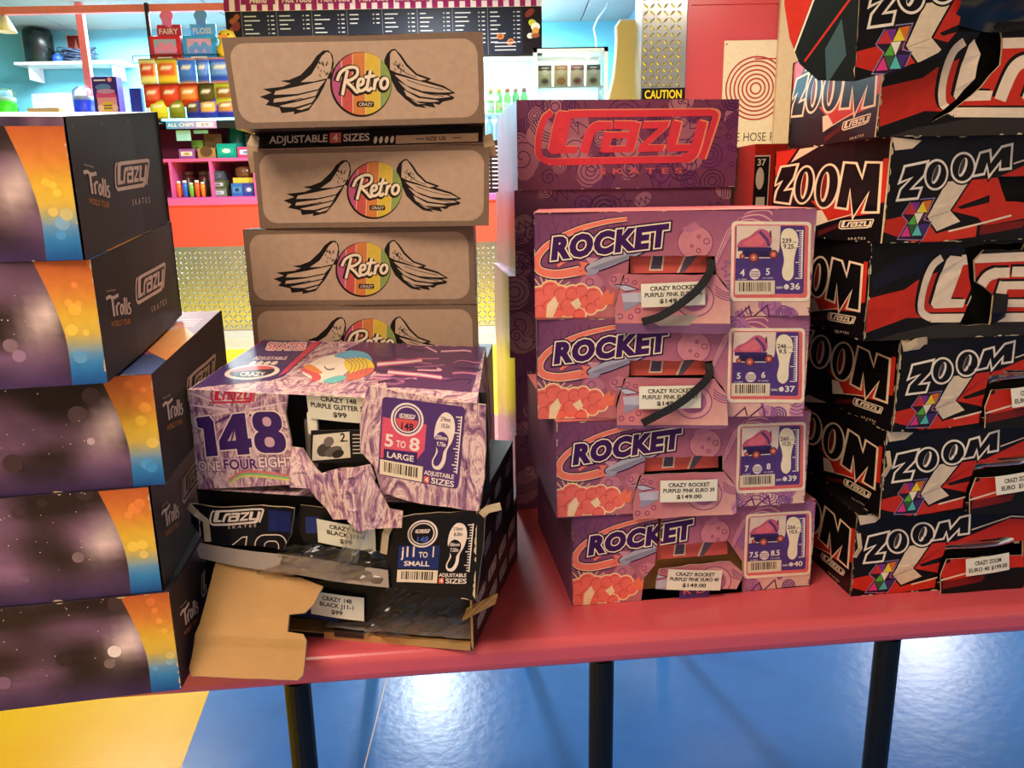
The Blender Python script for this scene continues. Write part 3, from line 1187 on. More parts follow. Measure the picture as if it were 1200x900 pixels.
def zoom_front(seed):
    a = Art(crop(990, 580, 5.714, ZFM))
    a.rect(-60, 0, 2400, 1000, ZBLK); a.up()
    a.poly([(0, 100), (1700, 60), (1700, 200), (1000, 130), (780, 230), (0, 240)], ZNAVY); a.up()
    a.poly([(38, 140), (210, 148), (160, 190), (60, 205)], (216, 190, 160))
    a.poly([(700, 310), (1030, 165), (1150, 172), (1700, 220), (1700, 470), (1100, 470), (640, 560), (600, 520), (440, 492), (540, 330)], ZRED)
    a.poly([(40, 560), (330, 490), (310, 600), (250, 670), (40, 620)], ZRED); a.poly([(270, 670), (330, 560), (380, 610), (600, 550), (600, 620), (300, 672)], (206, 52, 36))
    a.poly([(480, 470), (660, 400), (660, 440), (500, 482)], ZBLK); a.poly([(620, 560), (900, 520), (880, 560), (620, 610)], (120, 26, 22))
    a.stroke([(775, 240), (1040, 150), (1300, 170)], 8, (226, 200, 172)); a.stroke([(440, 600), (800, 500)], 10, (232, 204, 174)); a.up()
    a.poly([(384, 338), (556, 316), (448, 492), (530, 548), (368, 616), (290, 534)], ZBLK); a.up()
    a.poly([(394, 346), (538, 326), (436, 490), (502, 545), (370, 602), (302, 530)], (226, 200, 168)); a.up()
    a.stroke([(308, 535), (430, 496)], 5, (190, 160, 130))
    # little triangles badge
    out = [(196, 450), (330, 434), (280, 548), (330, 556), (284, 650), (136, 652), (190, 560), (148, 525)]
    a.up(); a.stroke(out, 9, (150, 130, 170), closed=True); a.poly(out, (44, 26, 46)); a.up()
    tri = [((196, 460), (150, 524), (232, 520), (196, 52, 52)), ((196, 460), (232, 520), (248, 458), (120, 50, 130)), ((264, 452), (232, 512), (296, 506), (236, 206, 60)), ((264, 452), (320, 442), (298, 506), (214, 108, 40)),
           ((224, 522), (188, 574), (240, 572), (92, 170, 60)), ((222, 516), (276, 510), (248, 572), (240, 226, 200)), ((290, 512), (252, 560), (312, 502), (150, 60, 90)),
           ((186, 580), (150, 640), (212, 636), (222, 60, 130)), ((250, 572), (220, 632), (280, 628), (90, 190, 180)), ((190, 576), (246, 574), (216, 630), (60, 90, 60)), ((256, 570), (320, 566), (284, 630), (74, 46, 110))]
    for p in tri:
        a.poly(p[:3], p[3])
    a.to('lettering')
    z = [(128, 286), (250, 258), (236, 320), (168, 398), (232, 390), (222, 432), (112, 446), (122, 400), (182, 330), (112, 356)]
    m = [(582, 196), (632, 182), (650, 240), (706, 160), (758, 146), (770, 254), (716, 262), (712, 218), (650, 296), (628, 238), (612, 290), (556, 302)]
    cr = (238, 220, 200)
    for w, c in ((44, ZBLK), (26, cr)):
        a.stroke(z, w, c, closed=True); a.stroke(m, w, c, closed=True)
        k = 9 if w > 30 else 0
        a.poly(ell(320, 314, 76 + k, 80 + k, 26, -20), c); a.poly(ell(482, 270, 78 + k, 80 + k, 26, -20), c)
        a.up()
    a.poly(z, ZBLK); a.poly(m, ZBLK); a.poly(ell(320, 314, 64, 68, 26, -20), ZBLK); a.poly(ell(482, 270, 66, 68, 26, -20), ZBLK); a.up()
    a.poly(ell(320, 312, 22, 50, 18, 14), cr); a.poly(ell(482, 268, 22, 50, 18, 14), cr); a.up()
    a.poly(ell(314, 308, 13, 42, 16, 14), (60, 50, 50)); a.poly(ell(476, 264, 13, 42, 16, 14), (60, 50, 50))
    scuffs(a, ZW, ZH, seed, 46, (206, 186, 150), 1.3)
    return a


def zoom_logo_front(seed):
    """the other long side: red sweep and a big white framed Crazy"""
    a = Art(crop(900, 200, 4, ZCM))
    a.rect(400, 300, 2600, 900, ZBLK); a.up()
    a.poly([(450, 600), (640, 560), (700, 520), (900, 450), (960, 420), (1900, 400), (1900, 700), (660, 690), (455, 760)], ZRED)
    a.poly([(600, 420), (900, 372), (900, 430), (640, 500), (480, 560), (470, 500)], (22, 22, 36))
    a.poly([(620, 760), (1000, 690), (1800, 740), (1800, 790), (500, 800)], (46, 40, 36)); a.up()
    a.to('printed_logo')
    crazy_logo(a, 572, 308, 1.08, ZBLK); a.up()
    crazy_logo(a, 590, 322, 1.06, (232, 206, 178)); a.up()
    a.text('S K A T E S', 1110, 800, 34, (226, 204, 180), 1, sp=.3)
    scuffs(a, ZW, ZH, seed, 40, (206, 186, 150), 1.3)
    return a


# ---- dark boxes with a rainbow band
GW, GD, GH = 0.40, 0.29, 0.129
GFM = hom([(0, 712), (195, 693), (213, 807), (0, 832)], 0.205, GH)
GEM = hom([(68, 139), (185, 138), (200, 262), (97, 305)], GD, GH)


def band_front(seed):
    a = Art()
    a.map = lambda p: (p[0] + (GW - .205), p[1])
    r = random.Random(seed)
    # printed stage haze: violet above, brown below, a pale beam beside the band
    nx, ny = 34, 12

    def haze(u, w):
        n0 = noise.noise(Vector((u * 4.2 + seed, w * 2.6, seed)))
        n1 = noise.noise(Vector((u * 9 + seed, w * 5, seed + 4)))
        c = [(132, 94, 122), (50, 34, 34)]
        k = min(1, max(0, .5 + 1.9 * n0 + .5 * n1))
        c = tuple(c[0][i] * (1 - k) + c[1][i] * k for i in range(3))
        lo = max(0, min(1, (.30 - w) / .3))
        c = tuple(c[i] * (1 - lo) + (70, 48, 88)[i] * lo for i in range(3))
        bm = math.exp(-((u - .93 - .12 * (w - .55)) / .055) ** 2) * math.exp(-((w - .56) / .22) ** 2)
        c = tuple(c[i] * (1 - bm) + (226, 196, 188)[i] * bm for i in range(3))
        return tuple(max(10, q * (1 + .25 * n1)) for q in c)
    for i in range(nx):
        for j in range(ny):
            q = [(i / nx, j / ny), ((i + 1) / nx, j / ny), ((i + 1) / nx, (j + 1) / ny), (i / nx, (j + 1) / ny)]
            a.poly([(-.2 + .38 * u, GH * w) for u, w in q], [haze(u, w) for u, w in q])
    a.up()
    for k in range(16):
        x, y, R = r.uniform(-.16, .15), r.uniform(.02, GH), r.uniform(.004, .011)
        c = haze((x + .2) / .37, y / GH)
        a.poly(ell(x, y, R, n=18), tuple(min(255, q * 1.16 + 5) for q in c))
        a.up()
    for k in range(50):
        x, y = r.uniform(-.18, .14), r.uniform(GH * .3, GH)
        a.poly(ell(x, y, r.uniform(.0004, .0008), n=6), (232, 214, 214))
    a.up()
    # rainbow band: orange, yellow, blue
    a.to('printed_band')
    n = 12
    C = [(0, (198, 96, 48)), (.22, (228, 132, 60)), (.45, (240, 190, 60)), (.62, (226, 186, 84)), (.72, (120, 160, 190)), (.85, (52, 130, 190)), (1, (34, 84, 150))]

    def cc(t):
        for (t0, c0), (t1, c1) in zip(C, C[1:]):
            if t <= t1:
                k = (t - t0) / (t1 - t0)
                return tuple(c0[i] + (c1[i] - c0[i]) * k for i in range(3))
        return C[-1][1]
    for i in range(n):
        t0, t1 = i / n, (i + 1) / n
        xl = lambda t: .152 + .021 * math.sin(min(1, t * 1.25) * math.pi / 2) - .002 * max(0, t - .6) / .4
        a.poly([(xl(t0), GH * (1 - t0)), (.206, GH * (1 - t0)), (.206, GH * (1 - t1)), (xl(t1), GH * (1 - t1))], [cc(t0), cc(t0), cc(t1), cc(t1)])
    a.up()
    for k in range(7):
        x, y, R = r.uniform(.178, .198), r.uniform(.02, GH - .01), r.uniform(.003, .007)
        c = cc(1 - y / GH)
        a.poly(ell(x, y, R, n=16), tuple(min(255, q * 1.08 + 6) for q in c)); a.up()
    keep = a.map
    scuffs(a, GW, GH, seed, 24, (214, 186, 150))
    return a


def band_end(seed):
    a = Art(crop(0, 120, 2.5, GEM))
    a.to('printed_logo')
    lg = (226, 196, 176)
    # framed logo, drawn between the corners seen on the top box
    base = a.map
    src = [(322, 152), (446, 148), (450, 268), (334, 280)]

    def inv(p):
        u, v = p[0] / 1080, p[1] / 420
        x = (src[0][0] * (1 - u) + src[1][0] * u) * (1 - v) + (src[3][0] * (1 - u) + src[2][0] * u) * v
        y = (src[0][1] * (1 - u) + src[1][1] * u) * (1 - v) + (src[3][1] * (1 - u) + src[2][1] * u) * v
        return base((x, y))
    a.map = inv
    crazy_logo(a, -110, -28, 1.05, lg)
    a.text('SKATES', 480, 520, 60, lg, 0, fit=560, sp=.35)
    a.to('lettering')
    src2 = [(225, 165), (312, 190), (316, 318), (240, 300)]

    def inv2(p):
        u, v = p[0] / 300, p[1] / 300
        x = (src2[0][0] * (1 - u) + src2[1][0] * u) * (1 - v) + (src2[3][0] * (1 - u) + src2[2][0] * u) * v
        y = (src2[0][1] * (1 - u) + src2[1][1] * u) * (1 - v) + (src2[3][1] * (1 - u) + src2[2][1] * u) * v
        return base((x, y))
    a.map = inv2
    a.text('DREAMWORKS', 10, 22, 12, lg, 0, fit=110)
    for w, c in ((26, lg),):
        a.stroke(smooth_path([(0, 75), (40, 60), (90, 72), (150, 55)], 4), w, c)
        a.stroke([(72, 70), (88, 208)], w, c)
        a.stroke(smooth_path([(118, 130), (128, 205)], 3), 22, c); a.stroke(smooth_path([(120, 150), (140, 118), (162, 122)], 3), 18, c)
        a.stroke(ell(186, 165, 17, 34, 14), 18, c, closed=True)
        a.stroke([(218, 80), (226, 208)], 18, c); a.stroke([(244, 84), (252, 208)], 18, c)
        a.stroke(smooth_path([(292, 128), (272, 132), (274, 156), (294, 172), (292, 200), (268, 206)], 3), 16, c)
    a.text('WORLD TOUR', 40, 282, 40, (186, 120, 60), 1, fit=250)
    a.map = base
    scuffs(a, GD, GH, seed, 18, (150, 130, 110), .8)
    return a


def band_top(seed):
    a = Art()
    a.rect(0, 0, GW, GD, (126, 62, 84)); a.up()
    a.poly([(0, 0), (GW, 0), (GW, .07), (0, .2)], [(52, 40, 78), (72, 90, 140), (52, 60, 100), (52, 40, 78)]); a.up()
    a.poly([(GW, .05), (GW, .16), (GW - .1, .34), (GW - .2, .3)], [(206, 128, 60), (214, 150, 70), (190, 70, 64), (150, 60, 80)]); a.up()
    for k in range(8):
        a.poly(ell(GW - .05 - .03 * (k % 4), .2 + .035 * k, .02 + .006 * (k % 3), .012, 16, 20 * k), ((196, 170, 170), (66, 66, 96), (150, 90, 110))[k % 3]); a.up()
    for i in range(4):
        a.rect(GW - .07 - .012 * (i % 2), GD - .05 - i * .012, GW - .012, GD - .045 - i * .012, (214, 140, 140))
    scuffs(a, GW, GD, seed, 26, (206, 180, 150))
    return a


# ------------------------------------------------------------------ the setting
HT = 0.68          # table top


def floor_mat():
    m, nt, b = new_mat('blue_and_yellow_vinyl')
    tc = N(nt, 'ShaderNodeTexCoord')
    sp = N(nt, 'ShaderNodeSeparateXYZ')
    nt.links.new(tc.outputs['Object'], sp.inputs[0])
    # slanting joint between the yellow and the blue sheet, and the yellow strip before the kiosk
    k = N(nt, 'ShaderNodeMath', operation='MULTIPLY_ADD'); k.inputs[1].default_value = 0.148; k.inputs[2].default_value = 0.544
    nt.links.new(sp.outputs['Y'], k.inputs[0])
    s = N(nt, 'ShaderNodeMath', operation='ADD'); nt.links.new(sp.outputs['X'], s.inputs[0]); nt.links.new(k.outputs[0], s.inputs[1])
    l1 = N(nt, 'ShaderNodeMath', operation='LESS_THAN'); l1.inputs[1].default_value = 0.0; nt.links.new(s.outputs[0], l1.inputs[0])
    l2 = N(nt, 'ShaderNodeMath', operation='GREATER_THAN'); l2.inputs[1].default_value = 2.3; nt.links.new(sp.outputs['Y'], l2.inputs[0])
    mxm = N(nt, 'ShaderNodeMath', operation='MAXIMUM'); nt.links.new(l1.outputs[0], mxm.inputs[0]); nt.links.new(l2.outputs[0], mxm.inputs[1])
    l3 = N(nt, 'ShaderNodeMath', operation='GREATER_THAN'); l3.inputs[1].default_value = 6.72; nt.links.new(sp.outputs['Y'], l3.inputs[0])
    nz = N(nt, 'ShaderNodeTexNoise'); nz.inputs['Scale'].default_value = 3; nz.inputs['Detail'].default_value = 6; nz.inputs['Roughness'].default_value = .65
    nt.links.new(tc.outputs['Object'], nz.inputs['Vector'])
    rb = ramp(nt, [(0.3, (48, 128, 226)), (0.7, (70, 148, 238))])
    ry = ramp(nt, [(0.3, (252, 210, 12)), (0.7, (255, 226, 26))])
    nt.links.new(nz.outputs['Fac'], rb.inputs[0]); nt.links.new(nz.outputs['Fac'], ry.inputs[0])
    mx = N(nt, 'ShaderNodeMix', data_type='RGBA')
    nt.links.new(mxm.outputs[0], mx.inputs['Factor']); nt.links.new(rb.outputs[0], mx.inputs['A']); nt.links.new(ry.outputs[0], mx.inputs['B'])
    mx2 = N(nt, 'ShaderNodeMix', data_type='RGBA')
    nt.links.new(l3.outputs[0], mx2.inputs['Factor']); nt.links.new(mx.outputs['Result'], mx2.inputs['A']); mx2.inputs['B'].default_value = (*lin((214, 200, 170)), 1)
    nt.links.new(mx2.outputs['Result'], b.inputs['Base Color'])
    b.inputs['Roughness'].default_value = 0.24
    b.inputs['Specular IOR Level'].default_value = 0.2
    n2 = N(nt, 'ShaderNodeTexNoise'); n2.inputs['Scale'].default_value = 38; n2.inputs['Detail'].default_value = 4
    nt.links.new(tc.outputs['Object'], n2.inputs['Vector'])
    bp = N(nt, 'ShaderNodeBump'); bp.inputs['Strength'].default_value = 0.25; bp.inputs['Distance'].default_value = 0.002
    nt.links.new(n2.outputs['Fac'], bp.inputs['Height']); nt.links.new(bp.outputs[0], b.inputs['Normal'])
    return m


M['floor'] = floor_mat()
M['wall_blue'] = mat('sky_blue_wall_paint', (112, 196, 214), 0.5, var=0.06, scale=3)
M['ceil'] = mat('grey_green_ceiling_board', (146, 160, 156), 0.7, var=0.06, scale=4)
M['beige'] = mat('beige_wall_paint', (204, 176, 152), 0.6, var=0.05, scale=5)
M['coral'] = mat('coral_red_laminate', (222, 78, 66), 0.4, var=0.04, scale=5)
M['pink'] = mat('hot_pink_paint', (216, 92, 164), 0.4, var=0.05)
M['magenta_dark'] = mat('dark_magenta_paint', (120, 30, 74), 0.6)
M['chrome_plate'] = mat('polished_tread_plate', (205, 205, 205), 0.22, metal=1.0, var=0.12, scale=6)
M['door_red'] = mat('red_door_paint', (196, 70, 84), 0.3, var=0.05, scale=3, bump=0.1, bscale=120)
M['salmon'] = mat('salmon_pink_paint', (236, 128, 132), 0.45)

fl = MB().box(-7, -3, -0.1, 6, 10.5, 0).build('floor', M['floor'])
struct(fl)
seam = MB().box(-0.352, 1.2, 0.0, -0.349, 3.6, 0.0006).build('seam', M['white_board'], fl)
c_ = MB().box(-7, -3, 3.09, 6, 10.5, 3.16).build('ceiling', M['ceil'])
struct(c_)
for i in range(5):
    for j in range(2):
        x = -6.4 + i * 1.8
        MB().box(x + .008, 6.9 + j * 1.1 + .008, 3.066, x + 1.792, 6.9 + (j + 1) * 1.1 - .008, 3.09).build('ceiling_sheet', M['ceil'], c_)
wb = MB().box(-7, 9.0, 0, 6, 9.12, 3.09).build('wall_back', M['wall_blue'])
struct(wb)
wl = MB().box(-7.1, -3, 0, -7, 10.5, 3.09).build('wall_left', M['wall_blue'])
struct(wl)
# boarded side wall of the kiosk, behind the tread-plate pillar
ws = MB().box(1.32, 6.6, 0, 1.44, 9.0, 3.09).build('wall_right', M['wall_blue'])
struct(ws)
M['wall_board'] = mat('pale_blue_wall_board', (150, 196, 226), 0.45, var=0.05, scale=4)
for k in range(11):
    z = 0.02 + k * 0.28
    MB().box(1.300, 6.6, z, 1.32, 9.0, min(z + 0.272, 3.08)).build('wall_board', M['wall_board'], ws)
# door wall
wf = MB().box(1.22, 5.62, 0, 2.45, 5.74, 3.09).build('wall_front', M['beige'])
struct(wf)

door = struct(MB().box(1.225, 5.585, 0.02, 1.92, 5.618, 2.47).build('door_1', M['door_red']))
fr_ = MB()
fr_.box(1.205, 5.575, 0, 1.228, 5.63, 2.50); fr_.box(1.228, 5.575, 2.465, 1.80, 5.63, 2.50)
fr_.build('door_frame', M['door_red'], door)
MB().box(1.805, 5.53, 0, 2.45, 5.568, 3.08).build('door_jamb', mat('pale_door_jamb', (206, 182, 160), 0.4), door)
# hose reel sign on the door
sg = Art(lambda p: p)
sg.rect(0, 0, .426, .684, (222, 206, 190)); sg.up()
dr = (168, 54, 60)
for k in range(7):
    R = .200 - k * .0275
    if R > 0: sg.stroke([(.222 + x, .385 + y) for x, y in ell(0, 0, R, n=40)], .0105, dr, closed=True)
sg.stroke([(.206, .571), (.36, .571)], .009, dr); sg.stroke([(.352, .54), (.352, .586)], .009, dr)
for x in (.014, .397):
    sg.poly(ell(x, .666, .006, n=10), (110, 100, 96)); sg.poly(ell(x, .014, .006, n=10), (110, 100, 96))
sg.map = lambda p: (p[0], -p[1])
sg.up()
sg.text('FIRE HOSE REEL', .240, -.045, .055, (70, 60, 58), 0, 'c', fit=.45)
sign = tag(MB().box(1.455, 5.572, 1.55, 1.885, 5.5845, 2.24).build('hose_reel_sign', mat('sign_board', (226, 212, 198), 0.25)),
           'beige sign with dark red concentric hose rings on the red door', 'sign')
panel('sign_face', sign, [(1.457, 5.5715, 1.552), (1.883, 5.5715, 1.552), (1.883, 5.5715, 2.236), (1.457, 5.5715, 2.236)], .426, .684, M['white_board'], art=sg, art_mat=M['ink_gloss'])

# tread-plate pillar: raised lugs on a polished sheet


def lugs(x0, x1, z0, z1, y, step, L, w, h):
    v, f = [], []
    r = 0
    z = z0 + step / 2
    while z < z1 - step * .3:
        x = x0 + step * (.5 if r % 2 == 0 else .5)
        i = 0
        while x < x1 - step * .2:
            s = 1 if (i + r) % 2 == 0 else -1
            d = Vector((s * .7071, 0, .7071)) * L / 2
            n = Vector((.7071, 0, -s * .7071)) * w / 2
            c = Vector((x, y, z)); t = Vector((0, -h, 0))
            b = len(v)
            v += [c - d, c + n, c + d, c - n, c - d * .45 + t, c + d * .45 + t]
            f += [(b, b + 1, b + 4), (b + 1, b + 5, b + 4), (b + 1, b + 2, b + 5), (b + 2, b + 3, b + 5), (b + 3, b + 4, b + 5), (b + 3, b, b + 4)]
            x += step
            i += 1
        z += step
        r += 1
    return v, f


pil = thing('tread_plate_pillar', 'shiny silver tread plate pillar left of the red door', 'pillar', (1.04, 5.66, 0))
MB().box(-.15, -.16, 0, .145, .1, 3.08).build('sheet', M['chrome_plate'], pil)
v, f = lugs(-.147, .142, 1.5, 3.07, -.1602, .044, .05, .018, .006)
mesh_obj('raised_lug', v, f, M['chrome_plate'], pil)['kind'] = 'stuff'
M['black_gloss'] = mat('black_gloss', (18, 17, 17), 0.3)
cau = Art()
cau.rect(0, 0, .285, .17, (20, 18, 16)); cau.up()
cau.map = lambda p: (p[0], -p[1])
cau.text('CAUTION', .1425, -.108, .05, (240, 208, 40), 1, 'c', fit=.25)
cs = tag(MB().box(.897, 5.487, 1.765, 1.185, 5.497, 1.940).build('caution_sign', M['black_gloss']), 'black sign reading caution in yellow on the silver pillar', 'sign')
panel('sign_face', cs, [(.898, 5.4865, 1.767), (1.184, 5.4865, 1.767), (1.184, 5.4865, 1.938), (.898, 5.4865, 1.938)], .286, .171, M['black_gloss'], art=cau, art_mat=M['ink_gloss'])

# cream arcade cabinet side with a wavy front edge
cab = thing('arcade_cabinet', 'cream coloured wavy edged cabinet side behind the silver pillar', 'cabinet', (0.92, 6.02, 0))
prof = [(.10, 0), (.10, 2.40), (.02, 2.46), (-.10, 2.46), (-.125, 2.42), (-.12, 2.34), (-.125, 2.22), (-.14, 2.08), (-.175, 1.94), (-.21, 1.86), (-.26, 1.8), (-.26, 0)]
MB().prism(prof, -.02, .02).build('side_panel', mat('cream_laminate', (214, 196, 136), 0.4, var=.04), cab)
edge_pts = [(p[0], 0, p[1]) for p in prof[1:11]]
MB().tube(edge_pts, .016, 8).build('edge_trim', mat('pale_plastic_trim', (206, 214, 226), 0.3), cab)
for k in range(5):
    MB().lathe([(.008, -.004), (.008, .004)], 0, 0, 8).build('bolt', M['black_gloss'], cab).matrix_local = Matrix.Translation((.088, -.024, 1.66 + k * .15)) @ Matrix.Rotation(math.pi / 2, 4, 'X')

# ------------------------------------------------------------------ table
tb = thing('display_table', 'long red topped table with rounded edge and black legs', 'table', (0, 0, 0))
ty = lambda x: 0.918 + 0.095 * x
tt = MB()
n = 8
x0, x1 = -1.35, 1.75
prof = []
th = .042
R = .014
for a in range(0, 100, 15):
    t = math.radians(min(a, 90))
    prof.append((R - R * math.sin(t), -(R - R * math.cos(t))))
prof = prof  # from top plane round to the front
pr = [(1.12, 0.0)] + prof + [(R - R * math.cos(math.radians(t)), -th + R - R * math.sin(math.radians(t))) for t in (0, 30, 60, 90)] + [(1.12, -th)]
v, f = [], []
for x in (x0, x1):
    for d, z in pr:
        v.append((x - .0946 * d, ty(x) + d * .9955, HT + z))
m_ = len(pr)
for i in range(m_):
    f.append((i, (i + 1) % m_, m_ + (i + 1) % m_, m_ + i))
f += [tuple(range(m_)), tuple(range(2 * m_ - 1, m_ - 1, -1))]
mesh_obj('table_top', v, f, M['table_red'], tb)
for x in (-.291, .116, .527):
    y = ty(x) + .022
    MB().tube([(x, y, .012), (x, y, HT - th)], .0172, 16).build('leg', M['leg_black'], tb)
    MB().lathe([(.021, 0), (.023, .004), (.021, .014)], x, y, 14).build('foot', M['leg_black'], tb)
for x in (-.40, .02, .43):
    y = ty(x) + 1.085
    MB().tube([(x, y, .012), (x, y, HT - th)], .0172, 16).build('leg', M['leg_black'], tb)
    MB().lathe([(.021, 0), (.023, .004), (.021, .014)], x, y, 14).build('foot', M['leg_black'], tb)

# ------------------------------------------------------------------ pink rocket boxes, front stack
G1 = 'pink and purple skate boxes in the front middle stack'
rk = [((0.2117, 1.0239), -3.5, ('4', '5', '239', '9.25', '36'), 'EURO 36'), ((0.2145, 1.0215), -1.5, ('5', '6', '246', '9.5', '37'), 'EURO 37'),
      ((0.2378, 1.0277), 6.2, ('7', '8', '260', '10.25', '39'), 'EURO 39'), ((0.2600, 1.036), 7.5, ('7.5', '8.5', '266', '10.5', '40'), 'EURO 40')]
rl = ['pink skate box marked 36, topmost of the front middle stack', 'pink skate box marked 37 with black strap, second from top of its stack',
      'pink skate box marked 39 without a strap, third from top of its stack', 'pink skate box marked 40, lowest of the stack with torn front']


def price_label(parent, lines, w, h, loc, rot=0.0, lean=0.0, seed=0, cols=(58, 48, 48)):
    """a white price sticker, slightly bowed, as a part of the flap or panel it sticks to"""
    a = Art()
    a.map = lambda p: (p[0], -p[1])
    k = len(lines)
    for i, t in enumerate(lines):
        hh = h * (.17 if k == 3 else .22)
        y = h - h * ((.30, .56, .84) if k == 3 else (.42, .80))[i]
        a.text(t, w / 2, -y, hh, cols, 1, 'c', fit=w * min(.9, .056 * len(t) + .05))
    c, s = math.cos(math.radians(rot)), math.sin(math.radians(rot))
    L = Vector(loc)
    q = []
    for u, vv in ((-.5, -.5), (.5, -.5), (.5, .5), (-.5, .5)):
        x, z = u * w, vv * h
        q.append(L + Vector((x * c - z * s, -z * lean, x * s + z * c)))
    return panel('price_label', parent, q, w, h, M['paper'], warp=lambda u, vv: .0016 * math.sin(u / w * math.pi) + .0012 * math.sin(vv / h * 3 + seed), grid=.02, art=a, art_mat=M['ink_flat'], th=.0003)


def ribbon(name, parent, pts, w, mt, normal=(0, -1, 0), th=.0015, twist=0.0):
    P = [Vector(p) for p in pts]
    v, f = [], []
    nn = Vector(normal)
    for i, p in enumerate(P):
        d = (P[min(i + 1, len(P) - 1)] - P[max(i - 1, 0)]).normalized()
        s = d.cross(nn).normalized()
        n2 = s.cross(d).normalized()
        s = (s * math.cos(twist * i) + n2 * math.sin(twist * i))
        for a, b in ((-1, 0), (1, 0), (1, 1), (-1, 1)):
            v.append(p + s * (a * w / 2) - n2 * (b * th))
    for i in range(len(P) - 1):
        for k in range(4):
            f.append((4 * i + k, 4 * i + (k + 1) % 4, 4 * i + 4 + (k + 1) % 4, 4 * i + 4 + k))
    f += [(0, 1, 2, 3), tuple(4 * (len(P) - 1) + k for k in (3, 2, 1, 0))]
    return mesh_obj(name, v, f, mt, parent)


RC = crop(620, 230, 5, RM)
HOLE = [RC(p) for p in ((578, 352), (1084, 350), (1086, 455), (582, 452))]
FLAP = [RC(p) for p in ((560, 448), (1090, 450), (1172, 560), (1172, 738), (1140, 752), (505, 752), (498, 640), (530, 520))]


def inner_strip(parent, x0, x1, z0, z1, y):
    """the salmon inner box seen through the hand hole, with its printed letters"""
    a = Art()
    W_, H_ = x1 - x0, z1 - z0
    a.rect(0, 0, W_, H_, (226, 96, 88)); a.up()
    a.poly([(W_ * .23, H_ * .12), (W_ * .40, H_ * .12), (W_ * .42, H_ * .92), (W_ * .26, H_ * .92)], (246, 206, 176)); a.up()
    a.poly([(W_ * .25, H_ * .2), (W_ * .38, H_ * .2), (W_ * .40, H_ * .84), (W_ * .28, H_ * .84)], (92, 78, 104))
    a.poly([(W_ * .60, H_ * .02), (W_ * .66, H_ * .02), (W_ * .86, H_), (W_ * .70, H_)], (110, 88, 112)); a.up()
    a.poly([(W_ * .57, 0), (W_ * .60, 0), (W_ * .70, H_), (W_ * .68, H_)], (246, 206, 176))
    return panel('inner_carton', parent, [(x0, y, z0), (x1, y, z0), (x1, y + .004, z1), (x0, y + .004, z1)], W_, H_, M['pink_card'],
                 warp=lambda u, v_: .004 * math.sin(v_ / H_ * math.pi), grid=.02, art=a, th=.002)


def lid_rocket(seed):
    a = Art()
    a.poly([(0, 0), (RW, 0), (RW, RD), (0, RD)], [(232, 128, 118), (236, 124, 118), (206, 104, 118), (196, 104, 124)]); a.up()
    p = [(.035, .10), (.06, .13), (.20, .17), (.31, .20), (.325, .18), (.24, .12), (.10, .085)]
    a.stroke(p, .006, (246, 214, 176), closed=True); a.up(); a.poly(p, (190, 100, 110)); a.up()
    for k in range(7):
        a.poly([(.08 + k * .032, .115 + k * .008), (.095 + k * .032, .115 + k * .008), (.10 + k * .032, .135 + k * .008), (.085 + k * .032, .135 + k * .008)], (130, 72, 96))
    a.map = lambda q: (q[0], -q[1])
    a.text('SKATES', .02, -.262, .02, (244, 190, 150), 1, fit=.1)
    scuffs(a, RW, RD, seed, 30, (220, 196, 160), 1.3)
    return a


